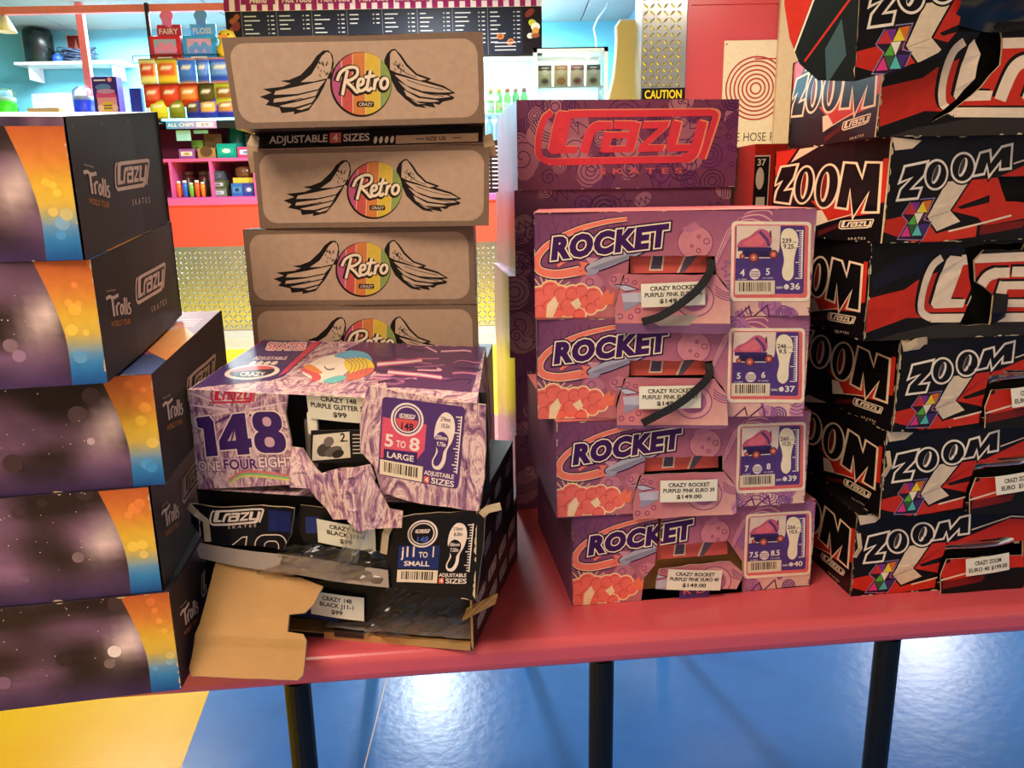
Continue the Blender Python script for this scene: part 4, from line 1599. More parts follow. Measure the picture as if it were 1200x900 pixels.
for i, (xy, yaw, nums, eu) in enumerate(rk):
    z = HT + (3 - i) * RH + (.0006 * (3 - i))
    W, H = RW, RH
    holes, outline = [], None
    art = rocket_front(nums, 11 + i)
    if i < 3:
        holes = [jag(FLAP[:1] and [RC(p) for p in ((500, 640), (545, 470), (575, 452), (578, 352), (1084, 350), (1090, 452), (1150, 520), (1172, 560), (1172, 700), (510, 712))], .0012, .012, i)]
    else:
        outline = jag([(0, 0), RC((478, 725)), RC((492, 560)), RC((560, 470)), RC((572, 120)), RC((598, 118)), RC((590, 330)), RC((1060, 330)), RC((1172, 500)), RC((1172, 705)), (W, 0), (W, H), (0, H)], .0008, .02, 5)
    def wv(u, v_, i=i):
        return .0022 * math.sin(u * 31 + i * 2) * math.sin(v_ * 28 + i) - .002 * (math.cos(u / RW * 6.28) * .5 + .5)
    box = carton('skate_box', rl[i], G1, (*xy, z), yaw, W, RD, H, M['purple_card'],
                 {'front': dict(mats=[M['purple_card'], M['torn']], outline=outline, holes=holes, art=art, warp=wv, grid=.045),
                  'top': dict(mats=M['pink_card'], art=lid_rocket(i)) if i == 0 else dict(mats=M['pink_card'])}, inner=M['dark_inside'] if i < 3 else M['kraft'], recess=.03)
    x = lambda p: RC(p)[0] - W / 2
    zz = lambda p: RC(p)[1]
    fx0, fx1 = x((590, 400)), x((1080, 400))
    inner_strip(box, fx0, fx1, zz((0, 470)), zz((0, 352)), .012)
    # torn flap below the hand hole, carrying the price sticker
    ol = jag([(RC(p)[0], RC(p)[1] - (.010 if p[1] > 700 and i == 0 else .002 if p[1] > 700 and i == 1 else -.003 if p[1] > 700 else 0)) for p in ((556, 455), (1088, 458), (1168, 560), (1170, 742), (1140, 752), (505, 752), (500, 640), (530, 525))], .0008, .014, i + 7)
    if i == 3:
        ol = jag([(RC(p)[0], RC(p)[1]) for p in ((585, 490), (1070, 470), (1165, 560), (1110, 662), (560, 622))], .0012, .014, i + 7)
    lean = .010
    q = [(-W / 2, -.002 - lean * (1 if i < 2 else .55), 0), (W / 2, -.002 - lean * (1 if i < 2 else .55), 0), (W / 2, .003, H), (-W / 2, .003, H)]
    fa = rocket_front(nums, 11 + i)
    fa.parts = {k: t for k, t in fa.parts.items() if k in ('print', 'printed_rocket', 'printed_cloud')}
    fp = panel('torn_flap', box, q, W, H, [M['purple_card'], M['grey_card']], ol, th=.002, art=fa, warp=lambda u, v_: .0015 * math.sin(u * 60), grid=.03)
    if i == 0:
        MB().box(x((500, 0)), -.0125, -.010, x((1170, 0)), -.0105, .004).build('flap_tuck', M['grey_card'], box)
    lc = [(832, 570), (815, 565), (850, 562), (815, 570)][i]
    price_label(box, ('CRAZY ROCKET', 'PURPLE/ PINK ' + eu, '$149.00'), .082, .0305, (x(lc), -.0145 if i < 2 else -.0105, zz(lc)), rot=(2, .5, -2, -6)[i], lean=-.06, seed=i)
    if i < 2:
        s0 = [(1062, 360), (1050, 430), (985, 520), (880, 610), (760, 690), (655, 728)] if i == 0 else [(1066, 360), (1050, 440), (960, 520), (850, 600), (740, 665), (650, 720)]
        dep = [.004, -.010, -.021, -.026, -.024, -.020]
        sp3 = [(x(p), d, zz(p)) for p, d in zip(s0, dep)]
        sm = [Vector((a_[0], 0, a_[1])) for a_ in smooth_path([(p[0], p[2]) for p in sp3], 5)]
        dd = [p[0] for p in smooth_path([(d, 0) for d in dep], 5)]
        ribbon('strap', box, [(p.x, d, p.z) for p, d in zip(sm, dd)], .0105, M['strap'])
    if i == 3:
        ka = Art()
        ka.rect(0, 0, .045, .018, (92, 58, 124)); ka.up()
        ka.map = lambda p: (p[0], -p[1])
        ka.text('R D', .0225, -.006, .009, (236, 130, 120), 1, 'c', fit=.036)
        panel('loose_tab', box, [(x((820, 0)) - .02, -.006, .001), (x((820, 0)) + .025, -.006, .001), (x((820, 0)) + .025, -.003, .019), (x((820, 0)) - .02, -.003, .019)], .045, .018, M['purple_card'], art=ka, th=.001)

# ------------------------------------------------------------------ purple boxes behind them
G2 = 'purple doodle skate boxes in the rear stack'
cl = ['purple doodle skate box with big red framed logo, topmost of the rear stack', 'purple doodle skate box, second from top of the rear stack behind the pink boxes',
      'purple doodle skate box, middle one of the rear stack behind the pink boxes', 'purple doodle skate box, second from bottom of the rear stack', 'purple doodle skate box, lowest of the rear stack on the red table']
for i, (dx, dy, yaw) in enumerate(((0, 0, 7), (-.006, .004, 7), (-.018, 0, 6), (-.010, .006, 7.5), (-.012, .004, 7))):
    fa = crazy_front(21) if i == 0 else purple_doodle(CW, CH, 30 + i, 40)
    carton('skate_box', cl[i], G2, (.2076 + dx, 1.392 + dy, HT + (4 - i) * CH), yaw, CW, CD, CH, M['purple_gloss'],
           {'front': dict(mats=M['purple_card'], art=fa)})

# ------------------------------------------------------------------ tan boxes with winged badge
G3 = 'tan winged badge skate boxes in the tall stack'
rt = ['tan skate box with winged rainbow badge, topmost and largest looking of its stack', 'tan skate box with winged badge and a black adjustable strip above it',
      'tan skate box with winged badge, third from top of its stack', 'tan skate box half hidden by the purple glitter box in front']
rp = [(-.2111, 1.1526, .674, -1.1), (-.2079, 1.2046, .5316, -9.1), (-.2342, 1.2202, .4120, -4.5), (-.2320, 1.2202, .2932, -3.5)]
for i, (x, y, z, yaw) in enumerate(rp):
    b = carton('skate_box', rt[i], G3, (x, y, HT + z), yaw, TW, TD, TH, M['black_card'],
               {'front': dict(mats=M['tan'], art=retro_front(40 + i), warp=lambda u, v_, i=i: .0015 * math.sin(u * 24 + i * 2), grid=.06)},
               off={**{(xx, 1, zz): ((-.014, -.058, -.032, -.030)[i], 0, 0) for xx in (0, 1) for zz in (0, 1)}, **({(1, 0, 1): (.004, 0, -.003)} if i == 1 else {(0, 0, 0): (.008, 0, -.002)} if i == 0 else {})})
    if i == 1:
        a = Art()
        SW, SH = .345, .024
        a.rect(0, 0, SW, SH, (26, 22, 22)); a.up()
        a.rect(.215, .002, .338, .014, (196, 158, 126)); a.rect(.113, .006, .131, .021, (214, 96, 84)); a.up()
        a.map = lambda p: (p[0], -p[1])
        a.text('ADJUSTABLE', .018, -.008, .0105, (226, 200, 176), 1, fit=.092)
        a.text('4', .122, -.0085, .0105, (240, 214, 190), 1, 'c'); a.text('SIZES', .134, -.008, .0105, (226, 200, 176), 1, fit=.041)
        for k in range(4):
            a.poly(ell(.184 + k * .0085, -.0085, .0028, .0055, 10, 10), (226, 200, 176))
        a.up()
        a.text('SIZE US', .275, -.0055, .005, (40, 30, 28), 1, 'c', fit=.03)
        a.stroke([(.245, -.008), (.258, -.008)], .0012, (40, 30, 28)); a.stroke([(.30, -.008), (.313, -.008)], .0012, (40, 30, 28))
        panel('lid_flap', b, [(-.170, -.004, TH - .001), (.175, -.004, TH - .001), (.175, .002, TH + .0225), (-.170, .002, TH + .0225)], SW, SH, [M['black_card'], M['torn']], th=.003, art=a)
        # raised, crumpled lid that the box above rests on
        lm = MB()
        lm.box(-.176, .002, TH, .150, .12, TH + .0225)
        lm.box(-.190, .12, TH, .130, TD - .01, TH + .0225)
        lm.build('raised_lid', M['black_card'], b)
        ribbon('torn_corner', b, [(-.184, .012, TH - .035), (-.183, .002, TH - .012), (-.179, -.004, TH + .004), (-.172, .0, TH + .018)], .018, M['torn'])
        ribbon('torn_corner', b, [(.184, .012, TH - .02), (.184, .0, TH - .006), (.180, .0, TH + .010)], .016, M['torn'])
for k, zz_ in ((0, 0), (1, .1465)):
    carton('skate_box', ('plain tan skate box hidden at the foot of the winged badge stack', 'plain tan skate box hidden low in the winged badge stack, above another')[k], G3, (-.232, 1.222, HT + zz_), -3, TW, TD, .1463, M['black_card'], {'front': dict(mats=M['tan'])})

# ------------------------------------------------------------------ red, black and white boxes on the right
G4 = 'red and black skate boxes in the right stack'
zl = ['red and black skate box, lowest of the right stack, sticker reads euro 40', 'red and black skate box second from bottom of the right stack with torn handle',
      'red and black skate box third from bottom of the right stack, sticker euro 37', 'red and black skate box, middle of the right stack, logo torn on its right',
      'red and black skate box third from top of right stack, above torn logo box', 'red and black skate box second from top, side ripped open by a black gash']
zp = [(.486, 1.027, 5.5), (.5095, 1.014, 8), (.513, 1.008, 9), (.460, 1.001, 6), (.464, .982, 10), (.444, .980, 2)]
ZFC = crop(990, 580, 5.714, ZFM)
ZCC = crop(900, 200, 4, ZCM)
for i, (x, y, yaw) in enumerate(zp):
    r = math.radians(yaw)
    cx, cy = x + ZW / 2 * math.cos(r), y + ZW / 2 * math.sin(r)
    logo = i in (3, 5)
    holes = []
    if i in (0, 1, 2):
        holes = [jag([ZFC(p) for p in ((640, 342), (1140, 308), (1160, 540), (1120, 600), (610, 590), (608, 500))], .001, .012, i)]
    elif i == 4:
        holes = [jag([ZFC(p) for p in ((700, 300), (1150, 280), (1160, 420), (760, 430))], .001, .012, i)]
    elif i == 3:
        holes = [jag([ZCC(p) for p in ((905, 385), (1010, 370), (1190, 375), (1180, 400), (1000, 395), (960, 440), (980, 530), (1070, 590), (1070, 720), (925, 720), (970, 600), (935, 470))], .0015, .012, i)]
    else:
        holes = [jag([ZCC(p) for p in ((905, 300), (960, 420), (965, 510), (900, 590), (820, 660), (690, 735), (700, 715), (800, 640), (870, 560), (880, 470), (850, 420))], .0015, .012, i)]
    art = (zoom_logo_front if logo else zoom_front)(60 + i)
    def wz(u, v_, i=i):
        return .0028 * math.sin(u * 26 + i * 1.7) * math.sin(v_ * 40 + i) - .003 * math.exp(-((u - .10) / .012) ** 2)
    b = carton('skate_box', zl[i], G4, (cx, cy, HT + i * ZH), yaw, ZW, ZD, ZH, M['zoom_card'],
               {'front': dict(mats=[M['zoom_card'], M['torn']], holes=holes, art=art, warp=wz, grid=.045),
                'left': dict(mats=M['zoom_card'], art=zoom_end(50 + i), warp=lambda u, v_, i=i: .002 * math.sin(u * 22 + i), grid=.07, ink=M['ink_gloss'])},
               recess=.04)
    fx = lambda p: (ZCC if logo else ZFC)(p)[0] - ZW / 2
    fz = lambda p: (ZCC if logo else ZFC)(p)[1]
    if i in (0, 1, 2):
        # flap under the hand hole with the price sticker, and clear bag bulging from the hole
        ol = jag([ZFC(p) for p in ((640, 420), (1130, 395), (1165, 560), (1120, 640), (612, 640), (605, 520))], .001, .014, i + 3)
        fa = zoom_front(60 + i)
        fa.parts = {'print': fa.parts['print']}
        panel('torn_flap', b, [(-ZW / 2, -.010, 0), (ZW / 2, -.010, 0), (ZW / 2, .002, ZH), (-ZW / 2, .002, ZH)], ZW, ZH, [M['zoom_card'], M['torn']], ol, th=.002, art=fa, grid=.04, warp=lambda u, v_: .001 * math.sin(u * 50))
        ia = Art()
        wI, hI = fx((1135, 0)) - fx((650, 0)), .024
        for k in range(5):
            ia.rect(wI * k / 5, 0, wI * (k + .55) / 5, hI, (206, 196, 186)); ia.rect(wI * (k + .55) / 5, 0, wI * (k + 1) / 5, hI, (60, 52, 54))
        panel('inner_carton', b, [(fx((650, 0)), .014, fz((0, 415))), (fx((1135, 0)), .014, fz((0, 395))), (fx((1135, 0)), .016, fz((0, 318))), (fx((650, 0)), .016, fz((0, 345)))], wI, hI, M['paper'], art=ia, th=.001)
        bg = MB()
        n = 14
        vv, ff = [], []
        for a_ in range(n + 1):
            for k in range(6):
                u = a_ / n
                px = 650 + 485 * u
                pz = 415 - 25 * u - 75 * (1 - k / 5) * (1) + 0
                vv.append((fx((px, 0)), .004 - .014 * math.sin(k / 5 * math.pi) * math.sin(u * math.pi) + .002 * noise.noise(Vector((u * 9, k, i))), fz((0, pz + 14))))
        for a_ in range(n):
            for k in range(5):
                ff.append((a_ * 6 + k, a_ * 6 + 6 + k, a_ * 6 + 7 + k, a_ * 6 + 1 + k))
        mesh_obj('clear_bag', vv, ff, M['bag'], b, smooth=True)
        price_label(b, ('CRAZY ZOOM', ('EURO 40 $199.00', 'EURO  $199.00', 'EURO 37 $199.00')[i]), .066, .0262, (fx((880, 0)), -.0150, fz((0, 492))), rot=5.5, lean=-.08, seed=i)
    if i == 3:
        # curled torn remains beside the split
        ribbon('torn_corner', b, [(fx((1100, 0)), -.004, fz((0, 740))), (fx((1075, 0)), -.014, fz((0, 690))), (fx((1085, 0)), -.010, fz((0, 600)))], .02, M['zoom_card'])
    if i == 2:
        ribbon('torn_corner', b, [(fx((60, 0)), -.002, fz((0, 190))), (fx((120, 0)), -.007, fz((0, 150))), (fx((200, 0)), -.002, fz((0, 150)))], .010, M['torn'])
    if i in (1, 0):
        ribbon('torn_corner', b, [(fx((40, 0)), -.001, fz((0, 420))), (fx((60, 0)), -.006, fz((0, 350))), (fx((50, 0)), -.002, fz((0, 260)))], .006, M['torn'])

# topmost box: its shell tipped forward over the one below, torn away on the right
zt = thing('skate_box', 'topmost red and black skate box tipped forward, torn open over black plastic', 'box', (.402, .955, HT + 5 * ZH + .060), 6, G4, tilt=(4, -3))
TH1 = .16
fa = zoom_front(70)
for k, tris in fa.parts.items():
    fa.parts[k] = [(L, [(p[0] * 1.0 - .002, p[1] * 1.05 + .002, *p[2:]) for p in t]) for L, t in tris]
fa.parts = {'print': [t for tt_ in fa.parts.values() for t in tt_]}
ol = jag([(0, 0), (.052, .010), (.095, .022), (.122, .048), (.128, .10), (.124, TH1), (0, TH1)], .0012, .012, 3)
panel('front_panel', zt, [(0, 0, 0), (.14, 0, 0), (.14, .006, TH1), (0, .006, TH1)], .14, TH1, [M['zoom_card'], M['torn']], ol, th=.003, art=fa, grid=.03, warp=lambda u, v_: .004 * math.sin(u * 30) * math.cos(v_ * 20))
ea = Art()
ea.rect(0, 0, .3, TH1, (18, 24, 26)); ea.up()
ea.poly([(.15, 0), (.178, .02), (.262, TH1), (.15, TH1)], ZRED); ea.stroke([(.176, .01), (.266, TH1 + .005)], .003, WHITE); ea.stroke([(.215, .03), (.30, .10)], .003, ZRED)
ea.poly([(.255, .0), (.285, .03), (.275, .07), (.25, .04)], (60, 84, 92))
el_ = [(.3, 0), (.3, TH1), (.172, TH1), (.174, .10), (.186, .06), (.206, .028), (.24, .006)]
panel('end_panel', zt, [(-.078, .285, 0), (0, 0, 0), (0, .006, TH1), (-.078, .285, TH1)], .3, TH1, [M['red_card'], M['torn']], el_, th=.003, art=ea, grid=.04)
MB().box(.03, .035, .072, .36, .13, .19).build('carton', M['dark_inside'], zt)
n = 16
vv, ff = [], []
for a_ in range(n + 1):
    for k in range(n + 1):
        u, w_ = a_ / n, k / n
        d = noise.noise(Vector((u * 4, w_ * 4, 2))) * .018 + noise.noise(Vector((u * 11, w_ * 9, 5))) * .007
        vv.append((.118 + u * .26, .012 + d - .018 * math.sin(w_ * math.pi), .058 + w_ * .12 - .014 * math.sin(u * 6)))
for a_ in range(n):
    for k in range(n):
        ff.append((a_ * (n + 1) + k, (a_ + 1) * (n + 1) + k, (a_ + 1) * (n + 1) + k + 1, a_ * (n + 1) + k + 1))
mesh_obj('black_bag', vv, ff, M['plastic_black'], zt, smooth=True)

# rear stack of red boxes, only its top one in sight
for k in range(5):
    fa = None
    if k == 4:
        fa = Art()
        fa.poly([(0, 0), (.36, 0), (.36, .128), (0, .128)], (150, 34, 22)); fa.up()
        fa.to('size_label'); fa.rect(.0, .012, .026, .112, (206, 186, 160)); fa.up(); fa.rect(.0, .014, .0245, .110, (24, 20, 20)); fa.up()
        fa.poly(ell(.010, .075, .007, .018, 14), (190, 180, 160)); fa.rect(.005, .016, .020, .045, (200, 186, 160)); fa.map = lambda p: (p[0], -p[1])
        fa.text('37', .004, -.096, .010, (200, 190, 170), 1); fa.stroke([(.034, 0), (.034, -.128)], .0012, (90, 20, 14))
        fa.map = lambda p: p
        scuffs(fa, .36, .128, 9, 18)
    carton('skate_box', 'red skate box at the top of the rear stack right of the purple one' if k == 4 else 'red skate box hidden low in the rear stack, row %s from the table' % ('one', 'two', 'three', 'four')[k], 'red skate boxes of the hidden rear stack',
           (.415 + .18 - .002 * k, 1.345, HT + k * .130), 3, .36, .28, .13, M['red_card'], {'front': dict(mats=M['red_card'], art=fa)} if fa else {})

# ------------------------------------------------------------------ dark boxes with a rainbow band, left stack
G5 = 'dark skate boxes with rainbow bands in the left stack'
gl_ = ['dark skate box with rainbow edge, lowest of the left stack at the table edge', 'dark skate box with rainbow edge, second from bottom of left stack',
       'dark skate box with rainbow edge, middle of the left stack, colourful lid showing', 'dark skate box with rainbow edge, second from top of the left stack',
       'dark skate box with rainbow edge, topmost of the left stack, large white logo']
gp = [(-.407, .835, 10.5), (-.416, .838, 10.5), (-.400, .846, 10), (-.428, .806, 13), (-.432, .800, 10)]
gs = (.02, .02, .026, .030, .020)          # how far the crushed boxes lean sideways at the back
for i, (x, y, yaw) in enumerate(gp):
    r = math.radians(yaw)
    cx, cy = x - GW / 2 * math.cos(r), y - GW / 2 * math.sin(r)
    carton('skate_box', gl_[i], G5, (cx, cy, HT + i * GH + (.0005 * i)), yaw, GW, GD, GH if i < 4 else .138, M['black_card'],
           {'front': dict(mats=M['night'], art=band_front(80 + i)),
            'right': dict(mats=M['side_gloss'], art=band_end(90 + i), ink=M['ink_flat'], warp=lambda u, v_, i=i: .002 * math.sin(u * 13 + i * 2), grid=.09),
            'top': dict(mats=M['black_card'], art=band_top(95 + i), ink=M['ink_gloss']) if i in (2, 3) else dict(mats=M['black_card'])},
           off={(xx, 1, zz): (gs[i], 0, .010 * min(3, i + zz) + (.004 if i == 4 and zz else 0)) for xx in (0, 1) for zz in (0, 1)})


# ------------------------------------------------------------------ the crushed stack of three in front
G6 = 'crushed skate boxes in the low front stack'
PW, PD, PH = 0.373, 0.28, 0.125
PM = hom([(225, 453), (577, 474), (563, 591), (225, 573)], PW, PH)
PC = crop(200, 370, 3, PM)


def size_panel_148(a, mp, dark, big, word, s1, s2, s3, s4):
    """size sticker with round badge, sole and ruler; mp places a 100 x 100 field"""
    keep = a.map
    a.map = mp
    a.to('size_label')
    base = (14, 14, 26) if dark else (82, 52, 110)
    a.poly(rrect(0, 0, 100, 100, 5), base); a.up()
    if dark:
        a.rect(2, 43, 56, 78, (30, 44, 104))
    else:
        a.poly([(2, 26), (56, 28), (56, 60), (44, 78), (2, 78)], (216, 84, 110)); a.poly([(6, 66), (48, 64), (48, 79), (6, 80)], (62, 40, 96))
    a.up()
    w_ = (236, 214, 204)
    a.poly(ell(32, 25, 20, 21, 28), w_); a.up(); a.poly(ell(32, 25, 17.5, 18.5, 28), base); a.up()
    a.stroke(ell(32, 25, 15.2, 16, 26), 1.6, w_, closed=True)
    if not dark: a.poly(ell(32, 25, 13.5, 14.5, 24, 0, 0, 180), (214, 84, 84))
    a.up()
    b0 = a.map
    a.map = lambda p: b0((p[0] * .0205 + 19.6, p[1] * .0205 + 16.6))
    m1 = a.map
    crazy_logo(a, 0, 0, 1.0, w_)
    a.map = b0
    a.text('148', 32, 38, 8.5, (30, 30, 60) if not dark else (70, 90, 170), 1, 'c', fit=17)
    t0, t1 = big
    a.text(t0, 6, 62 if not dark else 60, 15, w_, 1, fit=12 if len(t0) == 1 else 20); a.text('TO', 21 if len(t0) == 1 else 29, 61, 8, w_, 1, fit=12); a.text(t1, 37 if len(t0) == 1 else 45, 62 if not dark else 60, 15, w_, 1, fit=13 if t1 != '1' else 6)
    a.text(word, 27, 76 if not dark else 74, 7, w_, 1, 'c', fit=6 * len(word) + 4)
    a.barcode(2, 80, 56, 99, 7, (230, 208, 184))
    sole = [(66, 40), (68, 22), (76, 10), (86, 14), (90, 28), (88, 44), (83, 56), (82, 70), (77, 80), (69, 80), (66, 72), (70, 60), (69, 50)]
    a.up()
    a.poly(smooth_path(sole, 3, True), w_); a.up()
    a.poly(smooth_path([(67, 50), (68, 40), (75, 34), (83, 40), (83, 50), (79, 58), (78, 68), (74, 76), (69, 76), (68, 70), (72, 60), (70, 54)], 3, True), base); a.up()
    dk = (60, 44, 66)
    a.text(s1, 72, 21, 5, dk, 1, fit=12); a.text(s2, 73, 29, 5, dk, 1, fit=11)
    a.text(s3, 68, 44, 5, w_, 1, fit=14); a.text(s4, 70, 52, 5, w_, 1, fit=11)
    a.rect(96, 12, 97.4, 82, w_)
    for k in range(18):
        a.rect(90 if k % 5 == 0 else 93, 13 + k * 3.9, 96, 14.4 + k * 3.9, w_)
    a.text('ADJUSTABLE', 58, 89, 5, w_, 1, fit=36)
    a.rect(58, 91, 65, 99, (216, 92, 72)); a.up()
    a.text('4', 61.5, 98, 6, w_, 1, 'c'); a.text('SIZES', 67, 98.4, 6.8, w_, 1, fit=28)
    a.map = keep


def quadmap(mp, c):
    def f(p):
        u, v_ = p[0] / 100, p[1] / 100
        x = (c[0][0] * (1 - u) + c[1][0] * u) * (1 - v_) + (c[3][0] * (1 - u) + c[2][0] * u) * v_
        y = (c[0][1] * (1 - u) + c[1][1] * u) * (1 - v_) + (c[3][1] * (1 - u) + c[2][1] * u) * v_
        return mp((x, y))
    return f


# --- purple glitter box
b1 = thing('skate_box', 'purple glitter skate box, big 148 and torn front, topmost of low stack', 'box', (-.2225, .9065, HT + .214), -11.9, G6)
cc_ = {}
for i in (0, 1):
    for j in (0, 1):
        for k in (0, 1):
            p = Vector((-PW / 2 + PW * i, PD * j, PH * k))
            if j: p += Vector((-.052, .006, .018))
            if k and not j: p += Vector((-.002, .004, .002 + (.004 if i == 0 else 0)))
            if k and j and i: p += Vector((-.004, -.012, -.002))
            cc_[(i, j, k)] = p
v, f, fm = [], [], []
for q in (((1, 0, 0), (1, 1, 0), (1, 1, 1), (1, 0, 1)), ((0, 1, 0), (0, 0, 0), (0, 0, 1), (0, 1, 1)), ((1, 1, 0), (0, 1, 0), (0, 1, 1), (1, 1, 1)), ((0, 1, 0), (1, 1, 0), (1, 0, 0), (0, 0, 0))):
    b = len(v); v += [cc_[i] for i in q]; f.append((b, b + 1, b + 2, b + 3)); fm.append(0)
b = len(v); v += [cc_[i] + Vector((0, .05, 0)) for i in ((0, 0, 0), (1, 0, 0), (1, 0, 1), (0, 0, 1))]; f.append((b, b + 1, b + 2, b + 3)); fm.append(1)
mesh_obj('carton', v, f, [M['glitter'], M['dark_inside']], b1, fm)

a = Art(PC)
for k in range(26):       # printed burst behind the numbers
    an = math.radians(200 + k * 15.1 % 360)
    r = random.Random(k)
    L = r.uniform(180, 330)
    a.stroke([(270 + 40 * math.cos(an), 330 + 40 * math.sin(an)), (270 + L * math.cos(an), 330 + L * math.sin(an))], r.uniform(3, 12), r.choice(((236, 200, 210), (206, 150, 180), (96, 56, 110), (240, 214, 200))), w2=1)
a.up()
for dx, c in ((0, (214, 196, 110)), (18, (120, 176, 120)), (36, (214, 110, 110))):
    a.stroke(smooth_path([(200, 585 - dx * .3), (270, 560 - dx * .4), (430, 575 - dx * .4)], 5), 8, c)
a.to('printed_logo')
crazy_logo(a, 142, 232, .19, (206, 50, 72))
a.to('lettering')
dp = (64, 36, 96)
ol_ = (238, 208, 196)
one = [(96, 352), (150, 346), (166, 366), (170, 488), (122, 492), (122, 392), (100, 386)]
four = [(244, 340), (292, 336), (292, 428), (304, 428), (304, 460), (292, 461), (292, 484), (246, 486), (246, 464), (180, 468), (180, 436)]
fh = [(246, 434), (246, 388), (214, 436)]
a.stroke(one, 9, ol_, closed=True); a.stroke(four, 9, ol_, closed=True)
a.poly(rrect(311, 328, 433, 410, 34), ol_); a.poly(rrect(309, 398, 438, 486, 36), ol_); a.up()
a.poly(one, dp); a.poly(four, dp, holes=[fh]); a.poly(rrect(316, 333, 428, 408, 32), dp); a.poly(rrect(314, 402, 433, 481, 34), dp); a.up()
a.poly(rrect(355, 352, 388, 386, 14), (206, 160, 176)); a.poly(rrect(353, 424, 390, 460, 15), (206, 160, 176)); a.up()
a.text('ONE', 84, 542, 34, (238, 206, 196), 1, fit=92, outlines=((2.5, (120, 80, 120)),))
a.text('FOUR', 186, 536, 34, (72, 40, 92), 1, fit=128, outlines=((3, (216, 170, 190)),))
a.text('EIGHT', 318, 530, 34, (238, 206, 196), 1, fit=138, outlines=((2.5, (120, 80, 120)),))
scuffs(a, PW, PH, 5, 24, (232, 210, 196), 1.2)
size_panel_148(a, quadmap(PC, [(808, 283), (1082, 325), (1032, 592), (764, 546)]), False, ('5', '8'), 'LARGE', '274mm', '10.5in', '250mm', '9.75in')
FQ = [cc_[i] for i in ((0, 0, 0), (1, 0, 0), (1, 0, 1), (0, 0, 1))]
ol = jag([PC(p) for p in ((75, 250), (452, 236), (466, 262), (446, 340), (452, 440), (440, 592), (75, 608))], .0008, .016, 1)
ol = [(min(max(p[0], 0), PW), min(max(p[1], 0), PH)) for p in ol]
panel('front_panel', b1, FQ, PW, PH, [M['glitter'], M['torn']], ol, th=.003, art=a, grid=.04, warp=lambda u, v_: .002 * math.sin(u * 40) * math.sin(v_ * 30))
a2 = Art(); a2.parts = {k: t for k, t in a.parts.items() if k in ('size_label', 'wear')}
ol = jag([PC(p) for p in ((762, 246), (960, 288), (1150, 318), (1120, 560), (1092, 662), (900, 640), (768, 606), (752, 520), (708, 470), (718, 380), (738, 300))], .001, .016, 2)
FQ2 = [FQ[0] + Vector((0, -.004, 0)), FQ[1] + Vector((0, -.012, 0)), FQ[2] + Vector((.003, -.001, 0)), FQ[3]]
panel('torn_flap', b1, FQ2, PW, PH, [M['glitter'], M['torn']], ol, th=.003, art=a2, grid=.04, warp=lambda u, v_: .003 * math.sin(u * 24 + v_ * 20))
# hanging torn strips below
for k, (pts, sd) in enumerate(((((455, 455), (500, 460), (545, 530), (560, 545), (640, 525), (738, 515), (752, 560), (730, 640), (660, 692), (585, 698), (535, 625), (520, 592), (450, 588)), 3), (((640, 560), (740, 530), (775, 600), (800, 650), (850, 655), (838, 708), (690, 722), (655, 690)), 4))):
    ol = jag([PC(p) for p in pts], .0012, .014, sd)
    d = .012 + .008 * k
    panel('torn_strip', b1, [q + Vector((0, -d, 0)) for q in FQ[:2]] + [q + Vector((0, .006 - .004 * k, 0)) for q in FQ[2:]], PW, PH, [M['glitter'], M['torn']], ol, th=.002, grid=.025,
          warp=lambda u, v_: .004 * math.sin(u * 90 + 1) + .003 * math.sin(v_ * 70))
# things seen through the tear: sticker panel and the leaflet card
price_label(b1, ('CRAZY 148', 'PURPLE GLITTER 5-8', '$99'), .084, .0355, (PC((634, 318))[0] - PW / 2, .012, PC((634, 318))[1]), rot=-3, lean=.25, seed=2)
la = Art()
la.rect(0, 0, .076, .040, (24, 20, 22)); la.up(); la.poly([(.002, .003), (.052, .006), (.051, .038), (.003, .034)], (206, 192, 172)); la.up()
for k, (x, y, R, q) in enumerate(((.018, .016, .010, .008), (.030, .014, .012, .006), (.024, .026, .007, .006), (.036, .011, .008, .005))):
    la.poly(ell(x, y, R, q, 14, 20), ((70, 60, 56), (96, 84, 78), (110, 98, 92), (48, 42, 40))[k]); la.up()
la.map = lambda p: (p[0], -p[1])
la.text('2.', .0385, -.026, .010, (40, 34, 34), 1)
for k in range(6):
    la.stroke([(.055, -.034 + k * .0045), (.073 - .003 * (k % 2), -.034 + k * .0045)], .0014, (190, 176, 160))
lx, lz = PC((620, 458)); lx -= PW / 2
panel('leaflet', b1, [(lx - .038, .004, lz - .022), (lx + .038, .008, lz - .018), (lx + .038, .012, lz + .022), (lx - .038, .012, lz + .018)], .076, .040, M['paper'], art=la, art_mat=M['ink_flat'], th=.0005)
MB().bevbox(lx - .052, .020, .030, lx - .036, .034, .094, .004).build('buckle', mat('dull_metal_buckle', (120, 112, 112), .35, metal=.6), b1)
MB().bevbox(lx - .046, .018, .074, lx - .032, .024, .104, .003).build('white_tab', M['paper'], b1)

